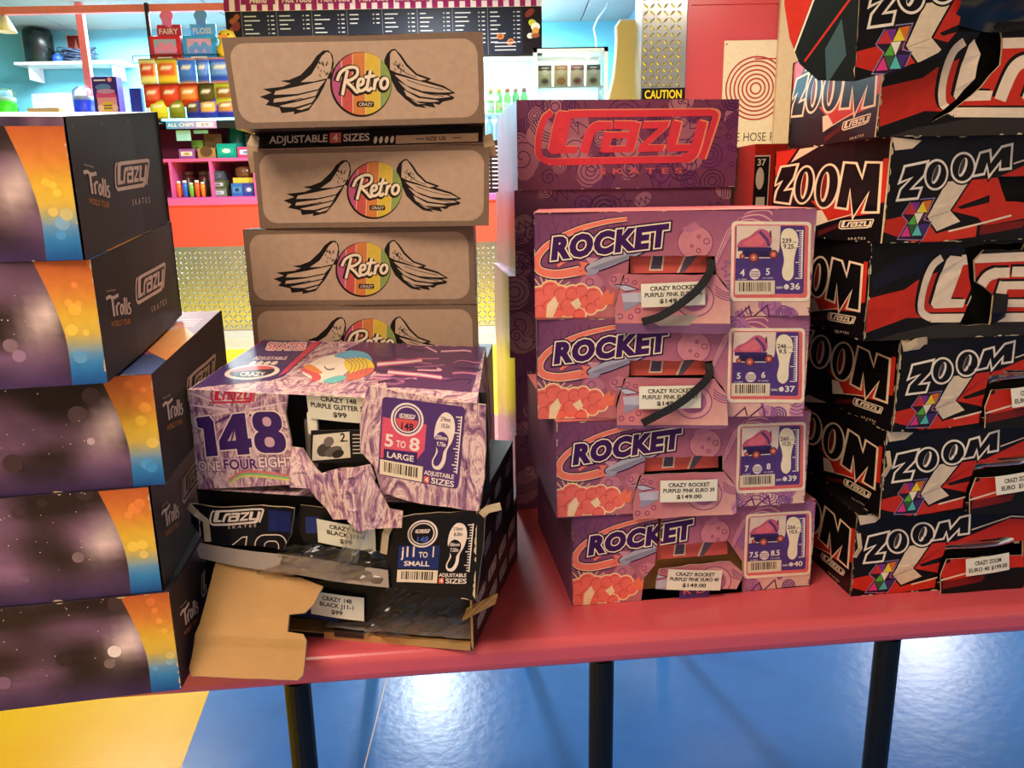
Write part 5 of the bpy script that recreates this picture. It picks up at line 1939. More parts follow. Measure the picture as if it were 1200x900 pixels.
# lid: dark strip with badge, unicorn, shoe lines
LQ = [cc_[i] for i in ((0, 0, 1), (1, 0, 1), (1, 1, 1), (0, 1, 1))]
LM = hom([(313, 391), (587, 402), (577, 474), (225, 453)], PW, PD)
a = Art(crop(200, 370, 3, LM))
a.poly([(330, 62), (560, 66), (420, 205), (370, 222), (90, 245)], (72, 46, 104)); a.poly([(330, 62), (345, 62), (130, 210), (70, 252)], (206, 52, 84)); a.poly([(520, 66), (556, 66), (430, 190), (400, 205)], (206, 60, 90)); a.up()
a.poly([(700, 78), (1160, 95), (1110, 270), (800, 250), (780, 200), (640, 110)], (86, 46, 92)); a.up()
r = random.Random(8)
for k in range(26):
    x, y = r.uniform(700, 1120), r.uniform(85, 240)
    a.stroke(smooth_path([(x, y), (x + r.uniform(20, 90), y + r.uniform(-12, 12)), (x + r.uniform(60, 150), y + r.uniform(-10, 24))], 3), r.uniform(3, 8), r.choice(((196, 110, 150), (150, 84, 130), (60, 30, 74), (220, 160, 180))))
a.up()
for p in ([(760, 160), (860, 152), (925, 142)], [(800, 190), (900, 204), (1000, 218)]):
    a.stroke(smooth_path(p, 4), 18, (198, 90, 130)); a.up(); a.stroke(smooth_path(p, 4), 8, (236, 206, 206))
a.to('printed_badge')
a.poly(ell(305, 190, 100, 28, 30, -4), (238, 216, 204)); a.up(); a.poly(ell(305, 190, 82, 22, 30, -4), (46, 30, 56)); a.up()
a.poly(ell(305, 184, 80, 16, 24, -4, 180, 360), (220, 90, 90)); a.up()
a.text('CRAZY', 305, 206, 14, (238, 216, 204), 1, 'c', shear=.2, fit=90)
a.text('SKATES', 420, 98, 22, (226, 110, 130), 1, 'c', fit=140, shear=.3, outlines=((4, (238, 206, 200)),))
a.text('ADJUSTABLE', 366, 140, 13, (238, 206, 200), 1, 'c', fit=120, shear=.4)
for k in range(4):
    a.poly(ell(306 + k * 26, 155, 14, 7, 12, -25), (238, 216, 204))
a.to('printed_unicorn')
head = smooth_path([(486, 186), (520, 150), (580, 128), (640, 132), (660, 170), (620, 205), (560, 222), (520, 210)], 4, True)
a.poly(head, (242, 222, 206)); a.up()
mane = [([(600, 130), (660, 112), (720, 122), (742, 150), (700, 150), (640, 140)], (96, 170, 200)), ([(640, 145), (720, 140), (750, 170), (720, 200), (660, 190)], (232, 200, 70)),
        ([(660, 190), (740, 170), (740, 190), (680, 212), (640, 212)], (222, 110, 90)), ([(560, 215), (620, 196), (650, 205), (600, 226)], (110, 190, 190)),
        ([(480, 180), (510, 172), (552, 196), (550, 214), (520, 218), (520, 200)], (222, 90, 100)), ([(490, 170), (516, 160), (560, 186), (540, 190)], (232, 140, 80))]
for p, c in mane:
    a.poly(smooth_path(p, 3, True), c); a.up()
a.stroke(smooth_path([(566, 166), (580, 176), (604, 172)], 4), 4, (90, 60, 80))
for k in range(5):
    a.stroke(smooth_path([(630 + k * 18, 136), (668 + k * 14, 160), (650 + k * 16, 196)], 4), 2.5, (140, 96, 120))
scuffs(a, PW, PD, 12, 36, (236, 214, 200), 1.3)
panel('lid_panel', b1, LQ, PW, PD, M['glitter'], art=a, art_mat=M['ink_gloss'], grid=.04, warp=lambda u, v_: .0025 * math.sin(u * 26) * math.sin(v_ * 20))

# --- black box in the middle
b2p = (-.046 - PW / 2 * math.cos(math.radians(-13)), .865 - PW / 2 * math.sin(math.radians(-13)))
B2M = hom([(231, 573), (561, 597), (560, 698), (242, 667)], PW, .112)
BC = crop(200, 560, 2.857, B2M)
b2 = thing('skate_box', 'crumpled black and navy skate box under the purple glitter box', 'box', (*b2p, HT + .101), -13, G6)
H2 = .112
bb = {}
for i in (0, 1):
    for j in (0, 1):
        for k in (0, 1):
            p = Vector((-PW / 2 + PW * i, PD * j, H2 * k))
            if i and j: p += Vector((-.018, 0, -.012 if k == 0 else -.004))
            bb[(i, j, k)] = p
v, f, fm = [], [], []
for n_, q in enumerate((((1, 0, 0), (1, 1, 0), (1, 1, 1), (1, 0, 1)), ((0, 1, 0), (0, 0, 0), (0, 0, 1), (0, 1, 1)), ((1, 1, 0), (0, 1, 0), (0, 1, 1), (1, 1, 1)), ((0, 1, 0), (1, 1, 0), (1, 0, 0), (0, 0, 0)), ((0, 0, 1), (1, 0, 1), (1, 1, 1), (0, 1, 1)))):
    b = len(v); v += [bb[i] for i in q]; f.append((b, b + 1, b + 2, b + 3)); fm.append(0)
b = len(v); v += [bb[i] + Vector((0, .035, 0)) for i in ((0, 0, 0), (1, 0, 0), (1, 0, 1), (0, 0, 1))]; f.append((b, b + 1, b + 2, b + 3)); fm.append(1)
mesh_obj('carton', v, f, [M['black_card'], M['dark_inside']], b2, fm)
a = Art(BC)
a.rect(-50, -50, 1300, 600, (20, 18, 26)); a.up()
a.rect(330, 110, 410, 180, (28, 36, 92)); a.up()
a.to('printed_logo')
crazy_logo(a, 118, 88, .185, (238, 214, 196))
a.text('SKATES', 248, 166, 9, (220, 196, 180), 0, 'c', fit=92, sp=.3)
for w, c in ((9, (226, 200, 184)),):
    a.stroke([(255, 235), (200, 235), (248, 196), (262, 196), (258, 250)], 3.5, c)
    a.stroke(rrect(288, 192, 396, 330, 30), 3.5, c, closed=True); a.stroke(rrect(318, 212, 368, 320, 18), 3, c, closed=True)
size_panel_148(a, quadmap(BC, [(768, 140), (1030, 128), (1012, 345), (758, 345)]), True, ('j11', '1'), 'SMALL', '210mm', '8.0in', '186mm', '7.25in')
scuffs(a, PW, H2, 15, 50, (206, 184, 150), 1.6)
Q2 = [bb[i] for i in ((0, 0, 0), (1, 0, 0), (1, 0, 1), (0, 0, 1))]
ol = jag([BC(p) for p in ((66, 88), (250, 95), (425, 98), (410, 190), (385, 240), (250, 222), (125, 208), (70, 150))], .001, .012, 8)
panel('front_panel', b2, [q + Vector((0, -.004, 0)) for q in Q2], PW, H2, [M['black_card'], M['torn']], ol, th=.003, art=a, grid=.03, warp=lambda u, v_: .004 * math.sin(u * 50) + .002 * math.sin(v_ * 60))
a2 = Art(); a2.parts = {k: t for k, t in a.parts.items() if k in ('size_label', 'print', 'wear')}
ol = jag([BC(p) for p in ((745, 140), (900, 120), (1056, 112), (1050, 250), (1030, 396), (880, 372), (750, 362), (722, 260), (735, 190))], .001, .014, 9)
panel('torn_flap', b2, [Q2[0], Q2[1] + Vector((0, -.012, 0)), Q2[2] + Vector((.004, -.004, .004)), Q2[3]], PW, H2, [M['black_card'], M['torn']], ol, th=.003, art=a2, grid=.035, warp=lambda u, v_: .002 * math.sin(u * 40))
ol = jag([BC(p) for p in ((428, 100), (720, 130), (718, 260), (560, 250), (440, 226), (420, 180))], .001, .014, 10)
a3 = Art(); a3.map = BC; a3.rect(-50, -50, 1300, 600, (22, 20, 26)); a3.up(); a3.rect(446, 140, 490, 196, (40, 50, 110))
panel('inner_panel', b2, [q + Vector((0, .008, 0)) for q in Q2], PW, H2, [M['black_card'], M['torn']], ol, th=.002, art=a3)
price_label(b2, ('CRAZY 148', 'BLACK J11-1', '$99'), .078, .0345, (BC((590, 196))[0] - PW / 2, .001, BC((590, 196))[1]), rot=-5, lean=.1, seed=4)
ol = [BC(p) for p in ((100, 232), (112, 212), (300, 240), (520, 272), (740, 300), (742, 356), (540, 340), (300, 296), (110, 262))]
panel('grey_sheet', b2, [q + Vector((0, -.008, 0)) for q in Q2], PW, H2, M['grey_card'], ol, th=.0015, grid=.03, warp=lambda u, v_: .003 * math.sin(u * 30))


def crinkle(name, parent, pts, depth, seed, mt, nu=20, nv=10, amp=.008):
    """a crumpled sheet spanning four corner points (BL BR TR TL)"""
    BL, BR, TR, TL = [Vector(p) for p in pts]
    vv, ff = [], []
    nn = (BR - BL).cross(TL - BL).normalized()
    for a_ in range(nu + 1):
        for k in range(nv + 1):
            u, w_ = a_ / nu, k / nv
            p = BL * ((1 - u) * (1 - w_)) + BR * (u * (1 - w_)) + TR * (u * w_) + TL * ((1 - u) * w_)
            d = depth * math.sin(u * math.pi) * math.sin(w_ * math.pi) + amp * noise.noise(Vector((u * 5 + seed, w_ * 4, seed))) + amp * .6 * noise.noise(Vector((u * 13 + seed, w_ * 9, seed + 3)))
            e = noise.noise(Vector((u * 6, w_ * 5, seed + 9))) * amp
            vv.append(p + nn * d + Vector((e, 0, e * .7)))
    for a_ in range(nu):
        for k in range(nv):
            i = a_ * (nv + 1) + k
            ff.append((i, i + nv + 1, i + nv + 2, i + 1))
    return mesh_obj(name, vv, ff, mt, parent)


P2 = lambda p, y: (BC(p)[0] - PW / 2, y, BC(p)[1])
crinkle('clear_bag', b2, [P2((290, 300), -.010), P2((740, 345), -.010), P2((735, 250), .004), P2((400, 225), .0)], .012, 3, M['bag'])
crinkle('clear_bag', b2, [P2((575, 265), -.014), P2((640, 275), -.014), P2((690, 120), -.012), P2((630, 118), -.012)], .004, 6, M['bag'], 8, 10, .004)
# worn corners, bent over
for pts in (((1054, 120), (1080, 96), (1122, 90)), ((70, 90), (100, 110), (128, 140), (140, 205)), ((722, 250), (735, 180), (748, 150))):
    ribbon('torn_corner', b2, [P2(p, -.006 - .004 * (k % 2)) for k, p in enumerate(pts)], .009, M['torn'])
# rows of the framed logo down the right side
sa = Art(lambda p: p)
for k in range(2):
    for q in range(3):
        base = sa.map
        sa.map = lambda p, k=k, q=q: (.03 + q * .085 + p[0] * .00005, H2 - .012 - k * .046 - p[1] * .000062)
        crazy_logo(sa, 0, 0, 1.0, (120, 112, 118))
        sa.map = base
panel('end_panel', b2, [bb[i] for i in ((1, 0, 0), (1, 1, 0), (1, 1, 1), (1, 0, 1))], PD, H2, M['black_card'], art=sa, lift=.0008)

# --- opened black box at the bottom, its kraft flap hanging over the table edge
H3 = .1
y3 = -10
b3p = (-.056 - PW / 2 * math.cos(math.radians(y3)), .906 - PW / 2 * math.sin(math.radians(y3)))
b3 = thing('skate_box', 'opened black skate box at the bottom with a big brown flap hanging down', 'box', (*b3p, HT), y3, G6)
MBb = MB()
t = .004
MBb.box(-PW / 2, 0, 0, PW / 2, PD, t)
MBb.box(-PW / 2, .0, 0, -PW / 2 + t, PD, H3); MBb.box(-PW / 2, PD - t, 0, PW / 2, PD, H3)
MBb.box(-PW / 2, .02, H3 - t, PW / 2, PD, H3)
MBb.build('carton', M['black_card'], b3)
MB().box(-PW / 2 + t, .004, t, PW / 2 - t, PD - t, t + .002).build('kraft_lining', M['kraft'], b3)
P3M = hom([(239, 660), (552, 680), (555, 763), (248, 738)], PW, H3)
CC = crop(200, 560, 2.857, P3M)
P3 = lambda p, y: (CC(p)[0] - PW / 2, y, CC(p)[1])
sa2 = Art(lambda p: p)
for k in range(2):
    for q in range(4):
        base = sa2.map
        sa2.map = lambda p, k=k, q=q: (.012 + q * .064 + p[0] * .00005, H3 - .012 - k * .040 - p[1] * .00007)
        crazy_logo(sa2, 0, 0, 1.0, (196, 178, 170))
        sa2.map = base
panel('end_panel', b3, [(PW / 2, 0, 0), (PW / 2 + .012, PD, 0), (PW / 2 + .012, PD, H3), (PW / 2, 0, H3 - .02)], PD, H3, [M['black_card'], M['kraft']], jag([(0, 0), (PD, 0), (PD, H3), (.03, H3), (.0, H3 - .01)], .0015, .02, 4), th=.003, art=sa2, grid=.05, lift=.0008)
MB().box(PW / 2 - .205, -.002, 0.0, PW / 2 - .004, .004, .010).build('front_lip', M['kraft'], b3)
crinkle('grey_sheet', b3, [(-.02, .006, .012), (PW / 2 - .006, .006, .012), (PW / 2 - .006, .05, .03), (-.02, .05, .02)], .002, 4, M['grey_card'], 10, 5, .002)
# skate-box tray inside with the sticker
MB().box(-.155, .035, .006, .165, .25, .088).build('inner_carton', M['dark_inside'], b3)
ol = jag([CC(p) for p in ((370, 350), (480, 352), (722, 362), (715, 450), (690, 486), (560, 492), (400, 480), (370, 440))], .001, .012, 11)
a = Art(CC); a.rect(300, 300, 1200, 600, (20, 17, 20)); a.up(); a.poly([(400, 470), (560, 494), (560, 470), (470, 462)], (30, 40, 90)); a.poly([(690, 400), (720, 380), (715, 450), (672, 480)], (44, 36, 34))
panel('front_panel', b3, [(-PW / 2, .006, 0), (PW / 2, .006, 0), (PW / 2, .002, H3), (-PW / 2, .002, H3)], PW, H3, [M['black_card'], M['torn']], ol, th=.003, art=a, grid=.04, warp=lambda u, v_: .002 * math.sin(u * 40))
price_label(b3, ('CRAZY 148', 'BLACK J11-1', '$99'), .074, .0345, P3((562, 428), -.003), rot=-4, lean=-.05, seed=5)
MB().box(P3((512, 0), 0)[0], -.004, .006, P3((612, 0), 0)[0], .001, .015).build('dark_tab', M['black_card'], b3)
crinkle('clear_bag', b3, [P3((640, 530), -.004), P3((980, 520), -.004), P3((1000, 400), .016), P3((725, 370), .0)], .014, 8, M['bag'], 22, 14, .012)
ol = [P3(p, 0) for p in ((972, 470), (1088, 395), (1080, 430), (985, 478))]
crinkle('kraft_scrap', b3, [P3((975, 478), -.004), P3((1085, 425), .0), P3((1092, 392), .004), P3((990, 440), .002)], .002, 2, M['kraft'], 6, 3, .002)
# the brown flap, creased where it folds over the edge
FW, FH = .155, .150
fl3 = jag([(.012, .142), (.03, .150), (.10, .136), (.146, .122), (.136, .098), (.126, .086), (.108, .082), (.109, .060), (.128, .058), (.133, .050), (.131, .008), (.125, .002), (.004, .004), (.0, .012), (.002, .05)], .0004, .012, 6)
loc = Vector((*b3p, HT))
inv = (Matrix.Translation(loc) @ Matrix.Rotation(math.radians(y3), 4, 'Z')).inverted()
fq = [inv @ Vector(p) for p in ((-.404, .846, HT + .004), (-.236, .838, HT + .003), (-.236, .925, HT + .112), (-.404, .950, HT + .124))]
panel('kraft_flap', b3, fq, FW, FH, [M['kraft'], M['torn']], fl3, th=.004, grid=.012, warp=lambda u, v_: .005 * math.exp(-((v_ - .052) / .010) ** 2) + .0018 * math.sin(u * 45) + .0012 * math.sin(u * 90 + v_ * 60))

# ------------------------------------------------------------------ the kiosk behind
cn = thing('kiosk_counter', 'long kiosk counter with coral band over yellow lit tread plate', 'counter', (-2.3, 7.3, 0))
MB().box(-3.6, .02, .07, 3.57, .75, 1.225).build('carcass', M['coral'], cn)
MB().box(-3.6, 0, .075, 3.57, .02, .858).build('tread_plate_front', M['chrome_plate'], cn)
v, f = lugs(-1.6, 2.9, .09, .85, -.0003, .046, .056, .022, .007)
mesh_obj('raised_lug', v, f, M['chrome_plate'], cn)['kind'] = 'stuff'
MB().box(-3.6, -.012, .858, 3.57, .02, 1.228).build('coral_band', M['coral'], cn)
MB().bevbox(-3.62, -.03, 1.228, 3.585, .77, 1.292, .008).build('counter_ledge', M['pink'], cn)
MB().box(-3.6, -.006, 0, 3.57, .03, .07).build('kick_strip', M['white_board'], cn)

# pink pigeonhole shelf on the counter
sh = thing('sweet_shelf', 'hot pink pigeonhole shelf full of sweets on the kiosk counter', 'shelf', (-2.65, 7.36, 1.292))
MB().box(-.72, .0, 0, .70, .5, .012).build('base_board', M['pink'], sh)
MB().box(-.72, .0, .325, .70, .5, .352).build('shelf_board', M['pink'], sh)
for x in (-.42, -.055, .34):
    MB().box(x - .0125, 0, .012, x + .0125, .5, .325).build('divider', M['pink'], sh)
for x in (-.72, .685):
    MB().box(x, 0, .012, x + .018, .5, .66).build('side_board', M['pink'], sh)
MB().box(-.72, .5, 0, .70, .515, .66).build('back_board', M['magenta_dark'], sh)
MB().box(-.72, .02, .648, .70, .5, .66).build('top_board', M['black_gloss'], sh)
SX = lambda px: -3.085 + (px - 190) * .00822       # metres across the shelf front


def simple_box(name, label, cat, group, x0, x1, z0, z1, y0, d, col, panel_col=None, lid=None):
    t_ = thing(name, label, cat, ((x0 + x1) / 2, y0, z0), 0, group)
    w = (x1 - x0) / 2
    h = z1 - z0
    MB().bevbox(-w, 0, 0, w, d, h, .004).build('carton', mat(name + '_card', col, .45), t_)
    if panel_col:
        aa = Art(); aa.rect(0, 0, 2 * w, h, col); aa.up()
        aa.rect(2 * w * .12, h * .28, 2 * w * .88, h * .74, panel_col[0]); aa.up()
        aa.poly(ell(w, h * .5, w * .45, h * .16, 14), panel_col[1])
        panel('printed_face', t_, [(-w + .003, -.0008, .003), (w - .003, -.0008, .003), (w - .003, -.0008, h - .003), (-w + .003, -.0008, h - .003)], 2 * w, h, M['white_board'], art=aa)
    if lid:
        MB().box(-w, -.002, h, w, d, h + .012).build('open_lid', mat(name + '_lid', lid, .5), t_)
    return t_


GS = 'sweet boxes on the pink shelf'
Zs = 1.292 + .352
simple_box('sweet_box', 'white and purple sweet box at the left of the upper pink shelf', 'box', GS, -2.985, -2.845, Zs, Zs + .085, 7.38, .12, (150, 84, 160), ((230, 220, 220), (190, 150, 100)))
simple_box('sweet_box', 'lime green sweet pack standing behind the white and purple box', 'box', GS, -2.925, -2.815, Zs, Zs + .17, 7.54, .1, (136, 188, 70), ((180, 214, 100), (80, 130, 50)))
t_ = simple_box('sweet_box', 'brown carton with round cut out front on the upper pink shelf', 'box', GS, -2.815, -2.655, Zs, Zs + .09, 7.38, .16, (168, 122, 76))
MB().prism([(p[0], p[1]) for p in ell(0, .06, .055, .045, 18)], -.003, .002).build('cut_out', mat('dark_carton_mouth', (86, 58, 34), .8), t_)
MB().box(-.06, .14, .09, .10, .155, .22).build('raised_back', mat('brown_carton_back', (120, 84, 50), .7), t_)
simple_box('sweet_box', 'teal sweet box in the middle of the upper pink shelf', 'box', GS, -2.64, -2.465, Zs, Zs + .125, 7.38, .16, (22, 150, 140), ((40, 170, 160), (220, 230, 226)))
t_ = thing('sweet_tub', 'round teal tub standing behind the teal sweet box', 'tub', (-2.53, 7.66, Zs), 0)
MB().lathe([(.07, 0), (.085, .02), (.088, .22), (.075, .25), (.074, .30), (.0, .305)], 0, 0, 20).build('tub', mat('teal_plastic', (16, 120, 104), .3), t_, True)
MB().lathe([(.078, .27), (.08, .31), (.0, .315)], 0, 0, 20).build('lid', mat('teal_lid', (40, 140, 126), .25), t_, True)
simple_box('sweet_box', 'pink and white sweet box right of the teal box', 'box', GS, -2.455, -2.285, Zs, Zs + .095, 7.38, .14, (206, 70, 130), ((226, 226, 236), (120, 130, 210)))
simple_box('sweet_box', 'dark grey tray box behind the pink and white sweet box', 'box', GS, -2.43, -2.29, Zs, Zs + .22, 7.56, .12, (70, 62, 72))
simple_box('sweet_box', 'tall yellow sweet box at the right of the upper pink shelf', 'box', GS, -2.275, -2.15, Zs, Zs + .17, 7.38, .15, (236, 190, 40), ((240, 224, 200), (240, 200, 60)))
tk = tag(MB().prism([(0, 0), (.16, -.03), (.16, .015), (.0, .06)], 0, .006).build('price_card', mat('bright_blue_card', (50, 110, 220), .5)), 'bright blue price card above the yellow sweet box', 'card')
tk.location = (-2.29, 7.37, 1.87)
for k, (x0, w, c) in enumerate(((-2.99, .13, (150, 206, 214)), (-2.83, .13, (120, 176, 170)))):
    o_ = tag(MB().box(0, 0, 0, w, .004, .09 if k == 0 else .03).build('price_card', mat('pale_card_%d' % k, c, .5)), ('pale blue price card left above the upper pink shelf', 'narrow pale green price card above the brown carton')[k], 'card')
    o_.location = (x0, 7.38, 1.80 + .06 * k)
GT = 'bottles in the lower left pigeonhole'
for k, (px, c) in enumerate(((196, (232, 110, 40)), (203, (50, 110, 210)), (210, (120, 190, 70)), (216.5, (236, 96, 40)), (223, (240, 140, 40)))):
    x = -3.085 + (px - 190) * .00822
    h = (.135, .14, .12, .14, .125)[k]
    t_ = thing('sweet_bottle', ('orange sweet bottle leftmost in the lower pigeonhole', 'blue sweet bottle in the lower pigeonhole', 'green sweet bottle in the lower pigeonhole', 'deep orange sweet bottle beside the green one', 'pale orange sweet bottle rightmost of the five')[k], 'bottle', (x, 7.42, 1.304), 0, GT)
    MB().lathe([(.012, 0), (.02, .01), (.024, h * .6), (.022, h * .9), (.0, h)], 0, 0, 12).build('bottle', mat('sweet_%d' % k, c, .3), t_, True)
    MB().lathe([(.02, h * .92), (.018, h + .01), (0, h + .011)], 0, 0, 10).build('cap', M['white_board'], t_, True)
for k, px in enumerate((199, 217)):
    t_ = thing('sweet_jar', ('clear jar with brown lid at the left of the lower pigeonhole', 'clear jar with brown lid behind the orange bottles')[k], 'jar', (-3.085 + (px - 190) * .00822, 7.62, 1.304), 0, 'jars in the lower left pigeonhole')
    MB().lathe([(.055, 0), (.06, .02), (.06, .18), (.045, .2)], 0, 0, 16).build('jar', mat('brown_jar_%d' % k, (86, 50, 52), .25), t_, True)
    MB().lathe([(.05, .2), (.052, .235), (.0, .24)], 0, 0, 16).build('lid', mat('jar_lid_%d' % k, (112, 92, 80), .35), t_, True)
GB = 'small boxes in the lower pigeonholes'
simple_box('sweet_box', 'grey blue sweet box lowest of the small stack', 'box', GB, -2.74, -2.60, 1.304, 1.375, 7.40, .15, (120, 130, 110), ((206, 214, 226), (160, 170, 190)))
simple_box('sweet_box', 'green sweet box in the middle of the small stack', 'box', GB, -2.745, -2.60, 1.376, 1.45, 7.40, .15, (84, 96, 60), ((190, 190, 220), (120, 120, 110)))
simple_box('sweet_box', 'dark slate sweet box on top of the small stack', 'box', GB, -2.75, -2.61, 1.451, 1.53, 7.40, .15, (66, 76, 92), ((96, 100, 140), (70, 80, 80)))
simple_box('sweet_box', 'sky blue sweet box in the right lower pigeonhole', 'box', GB, -2.545, -2.44, 1.304, 1.42, 7.39, .15, (60, 110, 190), ((90, 150, 200), (50, 70, 120)))
simple_box('sweet_box', 'navy sweet box beside the sky blue one', 'box', GB, -2.437, -2.33, 1.304, 1.42, 7.39, .15, (60, 70, 150), ((90, 100, 170), (210, 214, 220)))
simple_box('sweet_box', 'green striped sweet box at the right of the lower pigeonhole', 'box', GB, -2.315, -2.20, 1.304, 1.39, 7.39, .12, (90, 170, 110), ((210, 226, 200), (60, 130, 70)))
simple_box('sweet_box', 'yellow sweet box standing on the blue ones', 'box', GB, -2.53, -2.34, 1.4205, 1.47, 7.41, .14, (226, 190, 70), None)
t_ = tag(MB().lathe([(.075, 0), (.09, .03), (.085, .08), (.05, .1)], 0, 0, 16).build('sweet_bowl', mat('brown_glass', (96, 60, 40), .2), None, True), 'brown sweet bowl on top of the yellow box', 'bowl')
t_.location = (-2.435, 7.48, 1.472)

# crisp packet rack
rk_ = thing('crisp_rack', 'tall black wire rack of crisp packets on the kiosk counter', 'rack', (-2.72, 7.36, 1.955))
MB().box(-.40, -.02, 0, .42, .36, .012).build('tray', M['black_gloss'], rk_)
pa = Art()
pa.poly([(0, 0), (.50, 0), (.50, .065), (0, .065)], [(60, 160, 226), (206, 150, 220), (210, 160, 222), (60, 160, 226)]); pa.up()
pa.rect(.30, .012, .47, .053, (236, 226, 240)); pa.up()
pa.map = lambda p: (p[0], -p[1])
pa.text('ALL CHIPS', .015, -.018, .030, (236, 236, 240), 1, fit=.26)
pa.text('$2.50', .385, -.022, .022, (120, 110, 140), 1, 'c')
panel('price_strip', rk_, [(-.33, -.03, -.055), (.12, -.03, -.055), (.12, -.03, .01), (-.33, -.03, .01)], .50, .065, M['white_board'], art=pa, th=.004)
MB().box(.12, -.03, -.055, .42, -.022, .01).build('rail', M['black_gloss'], rk_)
M['rack_metal'] = mat('dark_rusty_metal', (60, 40, 44), .5, metal=.5)
MB().bevbox(-.425, .02, 0, -.395, .05, 1.0, .003).build('post', M['rack_metal'], rk_)
MB().bevbox(.39, .02, 0, .42, .05, .50, .003).build('post', M['rack_metal'], rk_)
for z in (.18, .34, .50):
    MB().tube([(-.43, -.01, z), (.42 if z < .5 else .24, -.01, z)], .004, 6).build('wire', M['black_gloss'], rk_)
wire = MB()
wire.tube([(-.55, -.03, .56), (.24, -.03, .56)], .004, 6); wire.tube([(-.55, -.03, .50), (-.5, -.03, .50), (-.45, -.03, .52), (.24, -.03, .515)], .004, 6); wire.tube([(-.55, -.03, .56), (-.56, -.03, .53), (-.55, -.03, .50)], .004, 6)
wire.box(-.42, -.02, .512, .24, .2, .516)
wire.build('basket', M['black_gloss'], rk_)


def crisp_packet(label, x, z, w, h, c1, c2, c3, y, seed):
    t_ = thing('crisp_packet', label, 'packet', (x, y, z), 0, 'crisp packets on the rack')
    n1, n2 = 6, 8
    vv, ff, cc = [], [], []
    for s in (-1, 1):
        for i in range(n1 + 1):
            for j in range(n2 + 1):
                u, q = i / n1, j / n2
                d = .028 * (math.sin(u * math.pi) ** .6) * (math.sin(q * math.pi) ** .5)
                d *= 1 + .3 * noise.noise(Vector((u * 4, q * 5, seed)))
                vv.append((-w / 2 + w * u * 1.0, s * d, h * q))
                k = c2 if (.34 < q < .78 and .16 < u < .84) else c1
                if q > .88 or q < .06: k = c3
                if .5 < q < .64 and .3 < u < .75: k = (236, 226, 206)
                cc.append((*lin(k), 1))
    m2 = (n1 + 1) * (n2 + 1)
    for s in (0, 1):
        for i in range(n1):
            for j in range(n2):
                a_ = s * m2 + i * (n2 + 1) + j
                q = (a_, a_ + n2 + 1, a_ + n2 + 2, a_ + 1)
                ff.append(q if s == 0 else q[::-1])
    mesh_obj('packet', vv, ff, M['foil'], t_, cols=cc, smooth=True)
    return t_


M['foil'] = print_mat('glossy_foil_print', 0.25, bump=0.5)
PX = lambda px: -3.22 + (px - 152) * .00784
rows = [
    (2.272, .215, [(152, 170, (226, 214, 150), (206, 70, 40), (110, 130, 60), 'pale yellow crisp packet with red heart at the left of the top row'), (171, 193, (220, 190, 60), (214, 90, 40), (70, 60, 40), 'yellow crisp packet second in the top row'),
                   (194, 213, (60, 100, 200), (70, 120, 220), (220, 150, 60), 'blue crisp packet with orange top, first blue one in the top row'), (214, 227, (50, 84, 190), (100, 140, 220), (206, 150, 80), 'narrow blue crisp packet in the middle of the top row'),
                   (228, 252, (44, 76, 190), (110, 150, 226), (222, 140, 70), 'wide blue crisp packet right in the top row'), (253, 268, (210, 214, 200), (90, 130, 70), (50, 60, 50), 'white and green crisp packet at the end of the top row')]),
    (2.080, .200, [(154, 172, (180, 44, 30), (214, 90, 60), (120, 30, 26), 'red crisp packet leftmost of the three red ones'), (172, 192, (186, 50, 32), (200, 70, 40), (110, 30, 24), 'red crisp packet in the middle of the three red ones'),
                   (192, 213, (176, 48, 26), (214, 130, 60), (110, 26, 24), 'red crisp packet rightmost of the three red ones'), (213, 231, (70, 62, 30), (86, 74, 30), (50, 40, 24), 'dark olive crisp packet in the middle row'),
                   (231, 252, (176, 184, 50), (140, 90, 40), (90, 60, 40), 'lime crisp packet in the middle row beside the olive one'), (253, 267, (150, 150, 60), (170, 60, 40), (220, 214, 190), 'mixed green crisp packet at the end of the middle row')]),
    (1.985, .165, [(158, 178, (190, 190, 50), (214, 206, 60), (120, 110, 40), 'bright lime crisp packet at the left of the bottom row'), (179, 197, (110, 120, 40), (130, 140, 44), (80, 70, 40), 'dull green crisp packet second in the bottom row'),
                   (198, 213, (30, 40, 150), (90, 70, 40), (40, 50, 160), 'blue round crisp packet first of four in the bottom row'), (213, 232, (36, 54, 180), (226, 170, 80), (40, 50, 160), 'blue round crisp packet second of four in the bottom row'),
                   (232, 252, (30, 48, 170), (190, 130, 70), (40, 50, 160), 'blue round crisp packet third of four in the bottom row'), (252, 267, (34, 44, 160), (180, 140, 110), (60, 60, 160), 'blue round crisp packet last of four in the bottom row')])]
k = 0
for ri, (z, h, ps) in enumerate(rows):
    for (p0, p1, c1, c2, c3, lb) in ps:
        x = -3.22 + ((p0 + p1) / 2 - 152) * .0081
        crisp_packet(lb, x, z, (p1 - p0) * .0081, h, c1, c2, c3, 7.31, k)
        k += 1

